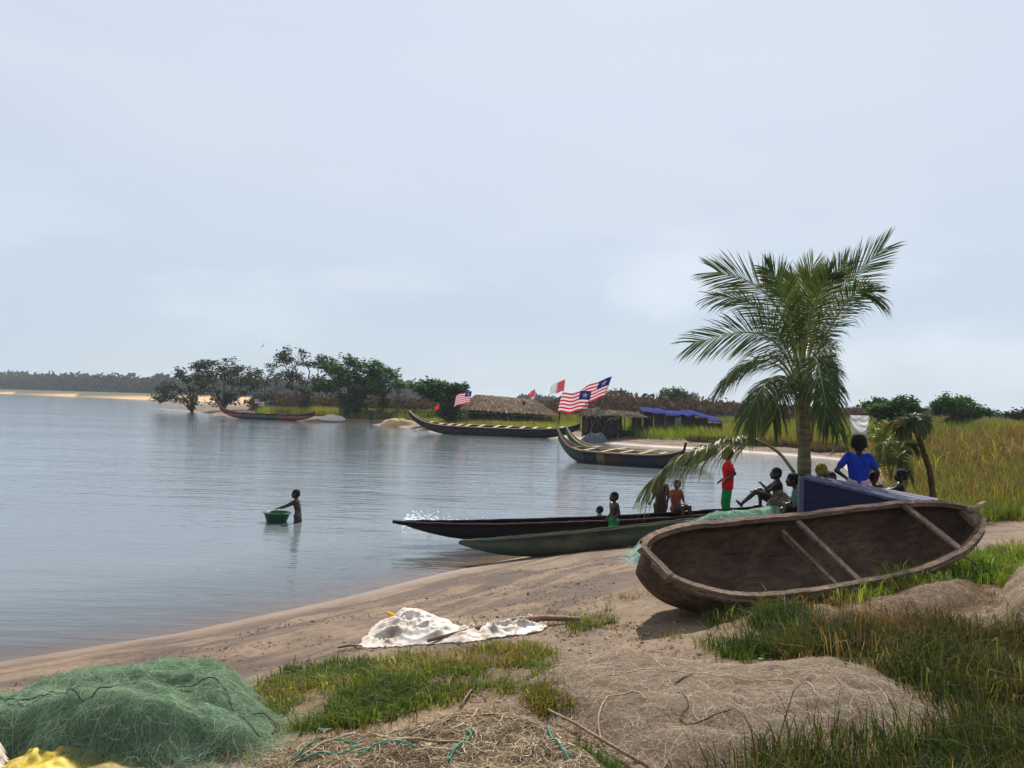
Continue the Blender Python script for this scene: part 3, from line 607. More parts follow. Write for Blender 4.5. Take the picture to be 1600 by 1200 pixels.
# trampled brown roots of the bank at the water's edge beyond the palm
farland('bank_reeds', 'brown root fringe of the grass along the far beach', (12, 19.5, 46, 58), 6000, (.15, .45), .05, [c_(92, 74, 52), c_(80, 70, 42), c_(100, 96, 50)], 76, (1.9, 3.6))
# ------------------------------------------------------------------ wooden boats
def woodmat(name, a, b, dk, stretch=(1.2, 9, 9), rough=.85, bstr=.6):
    m, t, bs, _ = newmat(name)
    n = nodes_noise(t, 4, 8, .65, stretch); big = nodes_noise(t, 2.2, 5, .6)
    c = ramp(t, n.outputs[0], [(.3, dk), (.45, a), (.7, b)]).outputs[0]
    c = mixc(t, ramp(t, big.outputs[0], [(.42, (0, 0, 0, 1)), (.68, (.75, .75, .75, 1))]).outputs[0], c, dk)
    cr = nodes_noise(t, 3, 3, .5, (stretch[0]*.6, stretch[1]*3.5, stretch[2]*3.5)); ck = ramp(t, cr.outputs[0], [(.33, (0, 0, 0, 1)), (.38, (1, 1, 1, 1))])
    c = mixc(t, ck.outputs[0], dk, c)
    t.links.new(c, bs.inputs['Base Color']); bs.inputs['Roughness'].default_value = rough; bs.inputs['Specular IOR Level'].default_value = .2
    bump(t, bs, mathn(t, 'ADD', n.outputs[0], mathn(t, 'MULTIPLY', ck.outputs[0], .6)), bstr, .012); return m
M['dugout'] = woodmat('weathered_dugout_wood', rgb(112, 92, 74), rgb(146, 122, 102), rgb(66, 51, 41), (1.2, 6, 6))
M['dugout_in_shaded'] = woodmat('dugout_inside_shaded', rgb(86, 67, 54), rgb(108, 87, 71), rgb(52, 39, 31), (1.6, 4, 4), .9, .3)  # darker copy of the hull wood: the hollow's shade is put into the colour
M['rim'] = woodmat('sun_bleached_rim_wood', rgb(142, 118, 100), rgb(184, 158, 136), rgb(84, 66, 54), (1.5, 14, 14))
M['thwart'] = woodmat('grey_thwart_wood', rgb(120, 100, 86), rgb(154, 132, 114), rgb(80, 64, 54), (8, 8, 1.5))
M['palewood'] = mk('pale_bench_wood', rgb(140, 122, 98), rgb(176, 156, 126), 3, .8, 12, .4, .01, (1, 6, 1))
def paintmat(name, stops, obj_len, under, worn=.5, scr=None):
    """paint in bands along the hull (object X), worn through to wood"""
    m, t, bs, _ = newmat(name); tc = t.nodes.new('ShaderNodeTexCoord'); sp = t.nodes.new('ShaderNodeSeparateXYZ'); t.links.new(tc.outputs['Object'], sp.inputs[0])
    nz = nodes_noise(t, 1.6, 3)
    u = mathn(t, 'ADD', mathn(t, 'DIVIDE', sp.outputs[0], obj_len), .5)
    c = ramp(t, u, stops, 'CONSTANT').outputs[0]
    n = nodes_noise(t, 2.6, 8, .7, (1, 1, 2.5)); c = mixc(t, ramp(t, n.outputs[0], [(worn, (0, 0, 0, 1)), (worn+.06, (1, 1, 1, 1))]).outputs[0], c, under)
    n2 = nodes_noise(t, 9, 5, .6); c = mixc(t, .4, c, ramp(t, n2.outputs[0], [(.3, rgb(30, 28, 28)), (.7, rgb(150, 140, 130))]).outputs[0], 'SOFT_LIGHT')
    if scr:
        z = mathn(t, 'COMPARE', sp.outputs[2], scr[0], scr[1]); n3 = nodes_noise(t, 5, 2, .5, (2.2, 1, 1), dist=2.5)
        l = ramp(t, n3.outputs[0], [(.47, (0, 0, 0, 1)), (.49, (1, 1, 1, 1)), (.52, (1, 1, 1, 1)), (.54, (0, 0, 0, 1))]).outputs[0]
        c = mixc(t, mathn(t, 'MULTIPLY', mathn(t, 'MULTIPLY', z, l), .6), c, rgb(200, 200, 205))
    t.links.new(c, bs.inputs['Base Color']); bs.inputs['Roughness'].default_value = .7; bs.inputs['Specular IOR Level'].default_value = .25
    bump(t, bs, n.outputs[0], .3, .02); return m
def hull_geo(L, B, D, s0, s1, pw0, pw1, sh, kr, th=.03, ns=56, na=14, flare=.75, shn=2.6, rough=0.0, bpow=.6, bmin=.03, seed=0, kexp=3.5):
    """L length, B half beam, D depth, s0/s1 rim rise at the ends, kr keel rise at the ends; returns outer/inner rings and the rim lines"""
    S = np.sin(np.linspace(-math.pi/2, math.pi/2, ns)); S = .65*S+.35*np.linspace(-1, 1, ns); r = np.random.default_rng(seed); out = []; inn = []; left = []; right = []
    for i, s in enumerate(S):
        a = abs(s); b = max(bmin, B*max(0, 1-a**(pw0 if s < 0 else pw1))**bpow); zr = D+(s0 if s < 0 else s1)*a**shn; zk = (kr[0] if s < 0 else kr[1])*a**kexp
        o = []; q = []
        for j in range(na+1):
            t_ = -1+2*j/na; ang = t_*math.pi/2
            y = b*math.copysign(abs(math.sin(ang))**flare, t_); z = zk+(zr-zk)*(1-abs(math.cos(ang))**.8) if j not in (0, na) else zr
            w_ = rough*(fbm(np.array([s*L*1.3+7]), np.array([t_*2.0+seed]), seed, 3)[0]-.5) if rough else 0
            o.append((s*L/2, y*(1+w_), z+w_*.1*(abs(t_) < .9)))
            y2 = max(0, b-th)*math.copysign(abs(math.sin(ang))**flare, t_); z2 = zk+th+(zr-zk-th)*(1-abs(math.cos(ang))**.8) if j not in (0, na) else zr
            q.append((s*L/2*(1-2*th/L), y2*(1+w_), z2+w_*.1*(abs(t_) < .9)))
        out.append(o); inn.append(q); left.append(o[-1]); right.append(o[0])
    mb = MB(); n1 = na+1
    vs = [v for o in out for v in o]; mb.add(vs, [(i*n1+j, i*n1+j+1, (i+1)*n1+j+1, (i+1)*n1+j) for i in range(ns-1) for j in range(na)], 0)
    vs2 = [v for o in inn for v in o]; mb.add(vs2, [(i*n1+j, (i+1)*n1+j, (i+1)*n1+j+1, i*n1+j+1) for i in range(ns-1) for j in range(na)], 1)
    nO = 0; nI = len(vs)
    for i in range(ns-1):
        for j in (0, na): mb.f.append((nO+i*n1+j, nO+(i+1)*n1+j, nI+(i+1)*n1+j, nI+i*n1+j)[:: (1 if j else -1)]); mb.m.append(0)
    for i in (0, ns-1):
        mb.f.append(tuple(nO+i*n1+j for j in range(n1))[:: (1 if i else -1)]); mb.m.append(0)
        mb.f.append(tuple(nI+i*n1+j for j in range(n1))[:: (-1 if i else 1)]); mb.m.append(0)
    return mb, left, right
def rim_at(line, s): 
    L2 = line[-1][0]; i = max([j for j in range(len(line)-1) if line[j][0] <= s*L2] or [0]); a, b = Vector(line[i]), Vector(line[i+1]); return a.lerp(b, min(1, max(0, (s*L2-a.x)/(b.x-a.x))))
def rail(line, wd, ht, off=0.0, up=0.0, wob=0.0, s0=0, s1=None):
    """a squared strip swept along a rim line"""
    s1 = s1 or len(line); P = [Vector(p) for p in line[s0:s1]]; n = len(P); vs = []; mb = MB()
    for i, p in enumerate(P):
        d = (P[min(i+1, n-1)]-P[max(i-1, 0)]).normalized(); sd = Vector((0, 0, 1)).cross(d).normalized(); sgn = 1 if p.y >= 0 else -1
        sd = sd if sd.y*sgn >= 0 else -sd
        c = p+sd*off+Vector((0, 0, up+random.uniform(-wob, wob)))
        w2 = wd/2*(1+random.uniform(-wob, wob)*5); h2 = ht/2
        vs += [c-sd*w2-Vector((0, 0, h2)), c+sd*w2-Vector((0, 0, h2)), c+sd*w2+Vector((0, 0, h2)), c-sd*w2+Vector((0, 0, h2))]
    fs = [(4*i+j, 4*i+(j+1) % 4, 4*i+4+(j+1) % 4, 4*i+4+j) for i in range(n-1) for j in range(4)]+[(3, 2, 1, 0), (4*n-4, 4*n-3, 4*n-2, 4*n-1)]
    return mb.add(vs, fs)
def place(e, loc, yaw, pitch=0, heel=0):
    e.rotation_mode = 'XYZ'; m = Matrix.Rotation(yaw, 3, 'Z') @ Matrix.Rotation(pitch, 3, 'Y') @ Matrix.Rotation(heel, 3, 'X')
    e.rotation_euler = m.to_euler('XYZ'); e.location = loc; return Matrix.Translation(loc) @ m.to_4x4()

# the big tilted dugout in front
D = empty('dugout_boat', (0, 0, 0), 0, 'big weathered wooden dugout tilted open towards the grass in the foreground', 'boat')
DM = place(D, (3.21, 9.1, .77), .485, -.045, .67)
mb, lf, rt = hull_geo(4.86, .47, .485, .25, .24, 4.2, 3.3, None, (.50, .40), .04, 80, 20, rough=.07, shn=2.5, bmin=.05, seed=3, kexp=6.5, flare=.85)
mb.build('hull', [M['dugout'], M['dugout_in_shaded']], D, True)
for ln, nm in ((lf, 'far'), (rt, 'near')):
    rail(ln, .046, .045, .010, .012, .005, 1, 79).build('gunwale', M['rim'], D)
    rail(ln, .03, .04, .045, -.035, .005, 5, 75).build('rub_rail', M['dugout'], D)
def across(s, wd, th, drop, name='thwart', inset=.0, ds=0.0, mat='thwart'):
    a = rim_at(rt, s); b = rim_at(lf, s+ds); a.z -= drop; b.z -= drop; a.y += inset; b.y -= inset
    return MB().bar(a, b, wd, th, jit=.003).build(name, M[mat], D)
across(.07, .07, .03, .03, ds=-.07); across(-.01, .05, .07, .16, name='frame_rib', inset=.06, ds=-.06, mat='dugout')
tw = across(.735, .085, .03, .0, ds=-.07)
MB().bar((1.68, .06, .527), (1.70, .12, .53), .03, .012).build('notch', M['black'], tw)
# wedge of planks closing the right end, and the stub of a pole wedged there
mb = MB(); q = [rim_at(rt, .93), rim_at(lf, .93), rim_at(lf, .99), rim_at(rt, .99)]
mb.add([v+Vector((0, 0, .005)) for v in q]+[v-Vector((0, 0, .05)) for v in q], [(0, 3, 2, 1), (4, 5, 6, 7), (0, 1, 5, 4), (1, 2, 6, 5), (2, 3, 7, 6), (3, 0, 4, 7)]); mb.build('end_deck', M['dugout'], D)
MB().tube([(2.30, .07, .73), (2.48, .10, .735), (2.68, .135, .75)], [.034, .03, .026], 8, jit=.12).build('pole_stub', M['rim'], D, True)
MB().tube([rim_at(rt, .74)+Vector((0, .0, -.05)), rim_at(rt, .76)+Vector((.02, -.22, -.04))], [.014, .009], 6).build('peg', M['rim'], D, True)
# left end: carved stem block, cross piece and small prop
MB().bar(rim_at(rt, -.94)+Vector((0, -.03, .0)), rim_at(lf, -.985)+Vector((-.03, .02, .02)), .075, .07, jit=.012).build('stem_block', M['rim'], D)
MB().bar(rim_at(rt, -.90)+Vector((0, .02, -.02)), rim_at(rt, -.90)+Vector((.02, .12, -.20)), .04, .02).build('prop', M['thwart'], D)
mb = MB()
for i in range(3): p = rim_at(rt, -.5+.45*i); mb.box(p+Vector((0, -.02, -.12)), (.05, .012, .04), None, 0, .004)
# ---- the two low canoes at the water's edge
M['blackhull'] = woodmat('tarred_canoe_wood', rgb(34, 28, 28), rgb(54, 44, 44), rgb(20, 17, 18)); M['blackrim'] = woodmat('dark_red_rim_wood', rgb(66, 42, 42), rgb(92, 64, 60), rgb(34, 24, 24))
m, t, bs, _ = newmat('mossy_green_canoe_wood'); n = nodes_noise(t, 2.4, 7, .65, (.8, 3, 3)); n2 = nodes_noise(t, 1.1, 5, .6, (1, 2, 2)); n3 = nodes_noise(t, 7, 6, .7)
c = ramp(t, n.outputs[0], [(.3, rgb(44, 44, 36)), (.5, rgb(78, 76, 60)), (.72, rgb(104, 100, 78))]).outputs[0]
tcx = t.nodes.new('ShaderNodeTexCoord'); spx = t.nodes.new('ShaderNodeSeparateXYZ'); t.links.new(tcx.outputs['Object'], spx.inputs[0])
ends = ramp(t, mathn(t, 'ADD', mathn(t, 'DIVIDE', spx.outputs[0], 5.4), .5), [(.02, (.9, .9, .9, 1)), (.2, (.5, .5, .5, 1)), (.34, (0, 0, 0, 1)), (.52, (0, 0, 0, 1)), (.7, (.6, .6, .6, 1))]).outputs[0]
pt = ramp(t, n3.outputs[0], [(.4, (0, 0, 0, 1)), (.5, (1, 1, 1, 1))]).outputs[0]
c = mixc(t, mathn(t, 'MULTIPLY', mathn(t, 'MULTIPLY', ends, pt), .75), c, rgb(52, 92, 78))
t.links.new(c, bs.inputs['Base Color']); bs.inputs['Roughness'].default_value = .8; bump(t, bs, n.outputs[0], .6, .02); M['mosshull'] = m
def canoe(label, p0, p1, B, D_, s0, s1, kr, mats, rimm, thw, heel=0, pw=(3, 3), seed=1, bmin=.05, kind='canoe', flare=.75):
    p0 = Vector(p0); p1 = Vector(p1); d = p1-p0; L = d.length; yaw = math.atan2(d.y, d.x); pit = -math.asin(d.z/L)
    e = empty('dugout_canoe', (0, 0, 0), 0, label, kind); place(e, (p0+p1)/2, yaw, pit, heel)
    mb, lf, rt = hull_geo(L, B, D_, s0, s1, pw[0], pw[1], None, kr, .03, 60, 14, rough=.08, seed=seed, bmin=bmin, flare=flare); mb.build('hull', mats, e, True)
    for ln in (lf, rt): rail(ln, .035, .025, .0, .008, .006, 1, 59).build('gunwale', rimm, e)
    for s in thw:
        a = rim_at(rt, s); b = rim_at(lf, s); a.z -= .06; b.z -= .06; a.y += .05; b.y -= .05; MB().bar(a, b, .09, .02).build('thwart', M['thwart'], e)
    return e
B_ = canoe('long black dugout canoe lying half in the water with its pointed tip at left', (-1.88, 15.04, -.07), (5.0, 16.1, .26), .29, .37, .10, .1, (.42, .05), [M['blackhull'], M['blackhull']], M['blackrim'], (-.6, -.1, .4), 0, (3.2, 4), 5, .025)
MB().box((-1.6+1.35, -.0, .0), (.01, .01, .01))
G_ = canoe('mossy green dugout canoe drawn up on the sand in front of the black one', (-.74, 13.45, -.07), (4.35, 14.15, .48), .28, .36, .05, .05, (.37, .05), [M['mosshull'], M['dugout']], M['mosshull'], (-.3, .3), -.12, (3.6, 5), 6, .03)
mb = MB(); mb.lathe([(.0, 0), (.035, 0), (.05, .0)], 6)
MB().tube([(-3.42, 0, .44), (-3.52, 0, .455), (-3.66, 0, .48)], [.045, .04, .03], 6).build('tip', M['blackhull'], B_, True)

# ---- the planked sea canoes across the water
def sea_canoe(label, p0, p1, z, B, D_, s0, s1, kr, paint, innerm, railm, seats, seatw=.35, posts=(1, 1), ns=60, stemh=.35, seatmat='palewood', heel=0, shn=6.0):
    p0 = Vector((*p0, z)); p1 = Vector((*p1, z)); d = p1-p0; L = d.length; yaw = math.atan2(d.y, d.x)
    e = empty('fishing_boat', (0, 0, 0), 0, label, 'boat'); MX = place(e, (p0+p1)/2, yaw, 0, heel)
    mb, lf, rt = hull_geo(L, B, D_, s0, s1, 2.0, 2.0, None, kr, .04, ns, 12, shn=shn, bpow=.9, bmin=.035, flare=.8, kexp=shn*.8); mb.build('hull', [paint(L), innerm], e, True)
    for ln in (lf, rt): rail(ln, .07, .05, 0, .03, 0, 0, ns).build('gunwale', railm, e)
    for s in seats:
        a = rim_at(rt, s); b = rim_at(lf, s); a.z += .055; b.z += .055; MB().bar(a+Vector((0, -.03, 0)), b+Vector((0, .03, 0)), seatw, .03).build('thwart', M[seatmat], e)
    for i, (pp, s) in enumerate(zip(posts, (-1, 1))):
        if pp:
            a = rim_at(lf, s*.99); a.y = 0; a.z -= .15; MB().tube([a, a+Vector((s*.10, 0, stemh*.7)), a+Vector((s*.13, 0, stemh))], [.06, .05, .06], 6).build('stem_post', M['blackhull'], e)
    return e, MX, lf, rt
M['innerpale'] = mk('pale_inner_planks', rgb(150, 132, 108), rgb(186, 168, 140), 3, .85, 8, .3, .02, (1, 5, 5)); M['innerdark'] = mk('dark_inner_planks', rgb(60, 52, 48), rgb(84, 74, 66), 3, .85)
pD = aty(872, 700, 36.5); 
sea_canoe('canoe with red painted ends and dark middle beached on the spit', (-32.4, 92.6), (-20.7, 88.0), -.06, .62, .66, .7, .42, (.95, .7),
    lambda L: paintmat('red_end_paint', [(0, rgb(136, 30, 26)), (.10, rgb(118, 30, 28)), (.26, rgb(32, 32, 48)), (.64, rgb(126, 28, 24)), (.93, rgb(90, 26, 28))], L, rgb(60, 50, 50), .56, (.42, .16)), M['innerdark'], M['blackrim'], (-.6, -.3, 0, .35, .65), .2, (0, 0))
bk = sea_canoe('longest black canoe with pale benches and three flags moored before the thatched hut', (-8.1, 66.4), (5.2, 62.3), -.10, .78, .78, 1.05, .5, (1.45, .9),
    lambda L: paintmat('black_hull_paint', [(0, rgb(26, 26, 36)), (.1, rgb(62, 48, 46)), (.34, rgb(40, 34, 36)), (.62, rgb(26, 26, 34)), (.84, rgb(50, 42, 40)), (.9, rgb(28, 28, 34))], L, rgb(70, 58, 52), .57), M['innerdark'], M['palewood'], (-.72, -.6, -.49, -.38, -.28, -.12, .06, .2, .36, .5, .66, .8), .26, (1, 0), stemh=.4, heel=.09)
gb = sea_canoe('green canoe moored behind the weathered open one, its stern behind the drooping frond', (2.7, 40.9), (9.15, 37.2), -.14, .62, .66, 1.0, .45, (1.3, .7),
    lambda L: paintmat('green_hull_paint', [(0, rgb(60, 98, 78)), (.3, rgb(34, 74, 60)), (.6, rgb(20, 62, 46)), (.95, rgb(24, 60, 48))], L, rgb(60, 66, 58), .56), M['innerpale'], M['palewood'], (-.55, -.2, .2, .6), .25, (0, 0))
dk = sea_canoe('weathered blue grey open canoe nearest across the water, tall stem at left', (2.25, 38.7), (7.35, 35.2), -.14, .68, .68, .85, .25, (1.1, .55),
    lambda L: paintmat('grey_hull_paint', [(0, rgb(72, 82, 84)), (.26, rgb(44, 52, 62)), (.38, rgb(128, 112, 84)), (.44, rgb(86, 58, 48)), (.56, rgb(44, 50, 60)), (.9, rgb(34, 44, 66))], L, rgb(74, 70, 66), .56), M['innerpale'], M['palewood'], (-.66, -.45, -.15, .15, .42, .7), .16, (0, 1), stemh=.5, heel=.06)

# ------------------------------------------------------------------ flags on poles
def flat(name, c, rough=.85, trans=.35):
    m, t, bs, o_ = newmat(name); bs.inputs['Base Color'].default_value = c; bs.inputs['Roughness'].default_value = rough; bs.inputs['Specular IOR Level'].default_value = .1
    tr = t.nodes.new('ShaderNodeBsdfTranslucent'); tr.inputs[0].default_value = c; ms = t.nodes.new('ShaderNodeMixShader'); ms.inputs[0].default_value = trans
    t.links.new(bs.outputs[0], ms.inputs[1]); t.links.new(tr.outputs[0], ms.inputs[2]); t.links.new(ms.outputs[0], o_.inputs[0]); return m
FR, FW, FB = flat('flag_red', rgb(196, 40, 54)), flat('flag_white', rgb(220, 212, 216)), flat('flag_blue', rgb(30, 34, 96))
FP, FO = flat('faded_red', rgb(196, 70, 80)), flat('bright_orange_red', rgb(240, 60, 40))
FG = flat('faded_grey', rgb(190, 184, 184))
def flag(label, foot, top, w_, h_, kind, fly=(-1, .05, -.15), sag=.1, seed=0, slant=0.0):
    """foot, top: the pole; the cloth hangs from the top of the pole and flies in direction fly"""
    foot = Vector(foot); top = Vector(top); e = empty('flag', foot, 0, label, 'flag', 'flags flying over the moored canoes'); ax = (top-foot).normalized()
    MB().tube([(0, 0, 0), (top-foot)*.5+Vector((.02, 0, 0)), top-foot], [.022, .018, .012], 6).build('pole', M['bark'], e, True)
    rs = random.Random(seed); fl = Vector(fly).normalized(); nx, ny = 24, 22; mb = MB(); nrm = fl.cross(ax).normalized(); ph = rs.uniform(0, 6)
    def pt(u, v):
        p = (top-foot)-ax*(v*h_)+fl*(u*w_); p += nrm*(.10*w_*math.sin(u*7+ph+v*1.5)*u**.6)+Vector((0, 0, -sag*u*u*w_+.05*w_*math.sin(u*9+ph)*u))+ax*slant*u*w_
        return p
    vs = [pt(i/nx, j/ny) for i in range(nx+1) for j in range(ny+1)]
    for i in range(nx):
        for j in range(ny):
            st = j*11//ny
            if kind == 'stripes': mi = 2 if (i < nx*.36 and st < 5) else (0 if st % 2 == 0 else 1)
            elif kind == 'tattered': mi = 3 if i < nx*.5 else 5
            elif kind == 'pink': mi = 3 if j < ny*.7 else 5
            else: mi = 4
            if kind in ('tattered', 'pink') and i > nx*.62 and rs.random() < .35: continue
            if kind in ('pink',) and i/nx > 1.05-.7*j/ny: continue
            a = i*(ny+1)+j; mb.f.append((a, a+1, a+ny+2, a+ny+1)); mb.m.append(mi)
    mb.v = [tuple(v) for v in vs]; cl = mb.build('cloth', [FR, FW, FB, FP, FO, FG], e, True)
    if kind == 'stripes':
        for sgn in (1, -1):
            c = (.18, .23); sv = []
            for k in range(10): a = math.pi/2+k*math.pi/5; rr = (.085 if k % 2 == 0 else .036); u = c[0]+math.cos(a)*rr*(h_/w_)*1.9; v = c[1]-math.sin(a)*rr*1.9; sv.append(pt(u, v)+nrm*.012*sgn)
            sv.append(pt(*c)+nrm*.012*sgn); s_ = MB().add(sv, [(10, k, (k+1) % 10) for k in range(10)]); s_.build('star', FW, cl)
    return e
flag('small striped flag with white star on the left half of the black canoe', aty(728, 664, 65.1), aty(737, 611, 65.1), 1.25, .92, 'stripes', (-1, .1, -.12), .2, 1, 0)
flag('large lower striped flag with white star over the weathered open canoe', aty(909, 681, 40.5), aty(924, 611, 40.2), 1.42, .98, 'stripes', (-1, -.1, -.02), .12, 2, 0)
flag('higher striped flag on a strongly leaning pole with its blue corner at top right', aty(919, 684, 40.9), aty(956, 588, 40.9), 1.7, 1.05, 'stripes', (-1, .1, -.36), .12, 3, 0)
flag('tattered half red half white pennant flying over the stern of the black canoe', aty(873, 664, 63.0), aty(883, 593, 63.0), 1.15, .85, 'tattered', (-1, .1, -.35), .1, 4)
flag('faint torn pink pennant in front of the thatched roof', aty(834, 662, 63.8), aty(836, 608, 63.8), .6, .7, 'pink', (-1, 0, -.55), .1, 5)
flag('tiny orange red flag on a stick beside the round topped tree', aty(684, 656, 72), aty(686, 632, 72), .42, .4, 'orange', (-1, 0, -.3), .3, 6)
mb = MB(); p = aty(873, 664, 62.6); e = empty('mooring_post', p, 0, 'black forked post standing on the stern of the black canoe', 'post')
MB().tube([(0, 0, 0), (.03, 0, .9)], [.04, .035], 6).build('post', M['blackhull'], e); MB().ell((.03, 0, .95), (.1, .08, .1)).build('float', M['black'], e, True)

# ------------------------------------------------------------------ thatched hut and shelters
M['tarp'] = mk('blue_tarpaulin', rgb(10, 22, 92), rgb(18, 36, 122), 2.5, .9, 5, .5, .05, spec=.05); M['greycloth'] = mk('grey_cloth', rgb(96, 92, 92), rgb(130, 126, 124), 3, .9, 7, .5, .03)
M['darkwall'] = mk('dark_mat_wall', rgb(26, 24, 28), rgb(48, 42, 42), 2, .95, 9, .6, .03); M['mudwall'] = mk('brown_mat_wall', rgb(58, 46, 38), rgb(84, 66, 54), 2, .95, 9, .6, .03)
ST = np.array([rgb(138, 114, 92)[:3], rgb(162, 138, 112)[:3], rgb(114, 94, 78)[:3]])
def thatch(name, corners, ridge, parent, n, ln, wd, seed, pal=ST):
    """hip roof made of straw laid in courses over a dark under sheet; corners, ridge in parent space"""
    r = np.random.default_rng(seed); c = [np.array(q, float) for q in corners]; a, b = [np.array(q, float) for q in ridge]; faces = [(c[0], c[1], b, a), (c[1], c[2], b, b), (c[2], c[3], a, b), (c[3], c[0], a, a)]
    Vs, Fs, Cs, base = [], [], [], 0; tot = sum(np.linalg.norm(f[1]-f[0]) for f in faces)
    for f in faces:
        k = int(n*np.linalg.norm(f[1]-f[0])/tot); u = r.uniform(size=(k, 1)); v = r.uniform(-.02, 1, size=(k, 1))
        lo = f[0]*(1-u)+f[1]*u; hi = f[3]*(1-u)+f[2]*u; P = lo*(1-v)+hi*v; dn = (lo-hi); dn /= np.linalg.norm(dn, axis=1)[:, None]
        al = (f[1]-f[0])/np.linalg.norm(f[1]-f[0]); nrm = np.cross(al, dn); nrm *= np.sign(nrm[:, 2:3])
        P = P+nrm*r.uniform(.02, .11, (k, 1)); L = ln*r.uniform(.6, 1.3, (k, 1)); s = al*wd*r.uniform(.6, 1.4, (k, 1)); d2 = dn+al*r.normal(0, .18, (k, 1))+nrm*r.normal(0.03, .09, (k, 1))
        V = np.stack([P-s, P+s, P+d2*L+s*.5, P+d2*L-s*.5], 1).reshape(-1, 3); Vs.append(V); Fs.append(np.arange(k*4).reshape(k, 4)+base); base += len(V)
        Cs.append(np.repeat(pal[r.integers(0, len(pal), k)]*np.exp(r.normal(0, .2, (k, 1))), 4, 0))
    o = mesh_np(name, np.concatenate(Vs), np.concatenate(Fs), M['straw'], parent, np.concatenate(Cs))
    mb = MB(); q = [*c, a, b]; mb.add(q, [(0, 1, 5, 4), (1, 2, 5), (2, 3, 4, 5), (3, 0, 4)]); mb.build('under_roof', M['mudwall'], o); return o
hb = aty(795, 655, 79); hb.z = gz(hb.x, hb.y); H = empty('thatched_hut', hb, 0, 'long open sided hut with brown thatched hip roof and pole rails', 'hut')
k = 79/FPX
def hx(px): return (px-800)*k-(hb.x)
thatch('thatch_roof', [(hx(724), -1.9, 1.35), (hx(868), -1.9, 1.0), (hx(868), 2.4, 1.0), (hx(724), 2.4, 1.3)], [(hx(745), .2, 2.62), (hx(836), .2, 2.3)], H, 6500, .5, .03, 81)
for px in (718, 737, 777, 779, 801, 823, 846, 862):
    for yy in (-1.6, 2.1): MB().tube([(hx(px), yy, -.1), (hx(px)+random.uniform(-.05, .05), yy, 1.25)], [.05, .04], 6).build('post', M['bark'], H)
for (a, b, z) in ((735, 776, .86), (800, 864, .74), (712, 736, .8)): MB().tube([(hx(a), -1.7, z+.06), (hx(b), -1.7, z)], [.03, .03], 6).build('rail', M['palewood'], H)
MB().box((hx(752), .2, .5), (hx(770)-hx(732), .06, 1.2)).build('wall', M['mudwall'], H); MB().box((hx(812), 1.0, .45), (hx(860)-hx(778), .06, 1.1)).build('wall', M['mudwall'], H)
MB().box((hx(722), 0, .5), (.06, 3.6, 1.2)).build('wall', M['mudwall'], H); MB().box((hx(819), -2.05, 1.95), (.3, .05, .4), Matrix.Rotation(-.5, 3, 'X')).build('roof_patch', M['mudwall'], H)
# shelters
k2 = 62/FPX
def sheet(name, pts, mat, parent, nu=16, nv=8, amp=.05, seed=0, th=.012):
    """cloth sheet over four corners (a,b,c,d), sagging and creased"""
    a, b, c, d = [np.array(p, float) for p in pts]; U, V = np.meshgrid(np.linspace(0, 1, nu), np.linspace(0, 1, nv), indexing='ij'); U = U[..., None]; V = V[..., None]
    P = (a*(1-U)+b*U)*(1-V)+(d*(1-U)+c*U)*V; n = np.cross(b-a, d-a); n /= np.linalg.norm(n)
    P = P+n*(fbm(U[..., 0]*5+seed, V[..., 0]*4, seed, 4)-.5)[..., None]*amp*2*2
    I = np.arange(nu*nv).reshape(nu, nv); F = np.stack([I[:-1, :-1], I[1:, :-1], I[1:, 1:], I[:-1, 1:]], -1).reshape(-1, 4)
    o = mesh_np(name, P.reshape(-1, 3), F, mat, parent, smooth=True); s = o.modifiers.new('thickness', 'SOLIDIFY'); s.thickness = th; return o
sb = aty(970, 676, 61); sb.z = gz(sb.x, sb.y); S1 = empty('thatched_shelter', sb, 0, 'dark ramshackle shelter of sticks and mats with grey cloth on its roof', 'shelter')
def sx(px, b=None): return (px-800)*k2-(b or sb).x
for px in (914, 922, 946, 952, 962, 980, 990, 1001):
    for yy in (-1.0, 1.6): MB().tube([(sx(px), yy, -.1), (sx(px)+random.uniform(-.08, .08), yy, 1.68)], [.05, .035], 6, jit=.1).build('post', M['bark'], S1)
for i, (a, b, z0, z1) in enumerate(((944, 960, 0, 1.55), (912, 928, .1, 1.5), (962, 969, 0, .9), (982, 998, .35, 1.5))): sheet('wall', [(sx(a), -1.02, z0), (sx(b), -1.02, z0), (sx(b), -1.02, z1), (sx(a), -1.02, z1)], M['darkwall'], S1, 8, 8, .05, i)
sheet('wall', [(sx(912), 1.6, 0), (sx(975), 1.6, 0), (sx(975), 1.6, 1.5), (sx(912), 1.6, 1.5)], M['darkwall'], S1, 10, 6, .05, 9)
thatch('thatch_roof', [(sx(940), -1.4, 1.6), (sx(1004), -1.4, 1.5), (sx(1004), 1.9, 1.65), (sx(940), 1.9, 1.7)], [(sx(950), .3, 1.92), (sx(994), .3, 1.78)], S1, 1600, .55, .03, 82, ST*.55)
thatch('brush_roof', [(sx(908), -1.3, 1.5), (sx(942), -1.4, 1.55), (sx(942), 1.9, 1.7), (sx(908), 1.9, 1.6)], [(sx(914), .3, 2.0), (sx(936), .3, 2.1)], S1, 900, .6, .03, 83, ST*.28)
for i in range(16):
    a = (sx(random.uniform(908, 945)), random.uniform(-1.3, -.6), random.uniform(0, .8)); MB().tube([a, (a[0]+random.uniform(-.5, .5), a[1]+.2, a[2]+random.uniform(.8, 1.6))], [.025, .012], 5).build('stick', M['bark'], S1)
sheet('grey_cloth', [(sx(943), -1.5, 1.2), (sx(964), -1.5, 1.45), (sx(962), .2, 1.85), (sx(947), .2, 1.85)], M['greycloth'], S1, 10, 8, .12, 5)
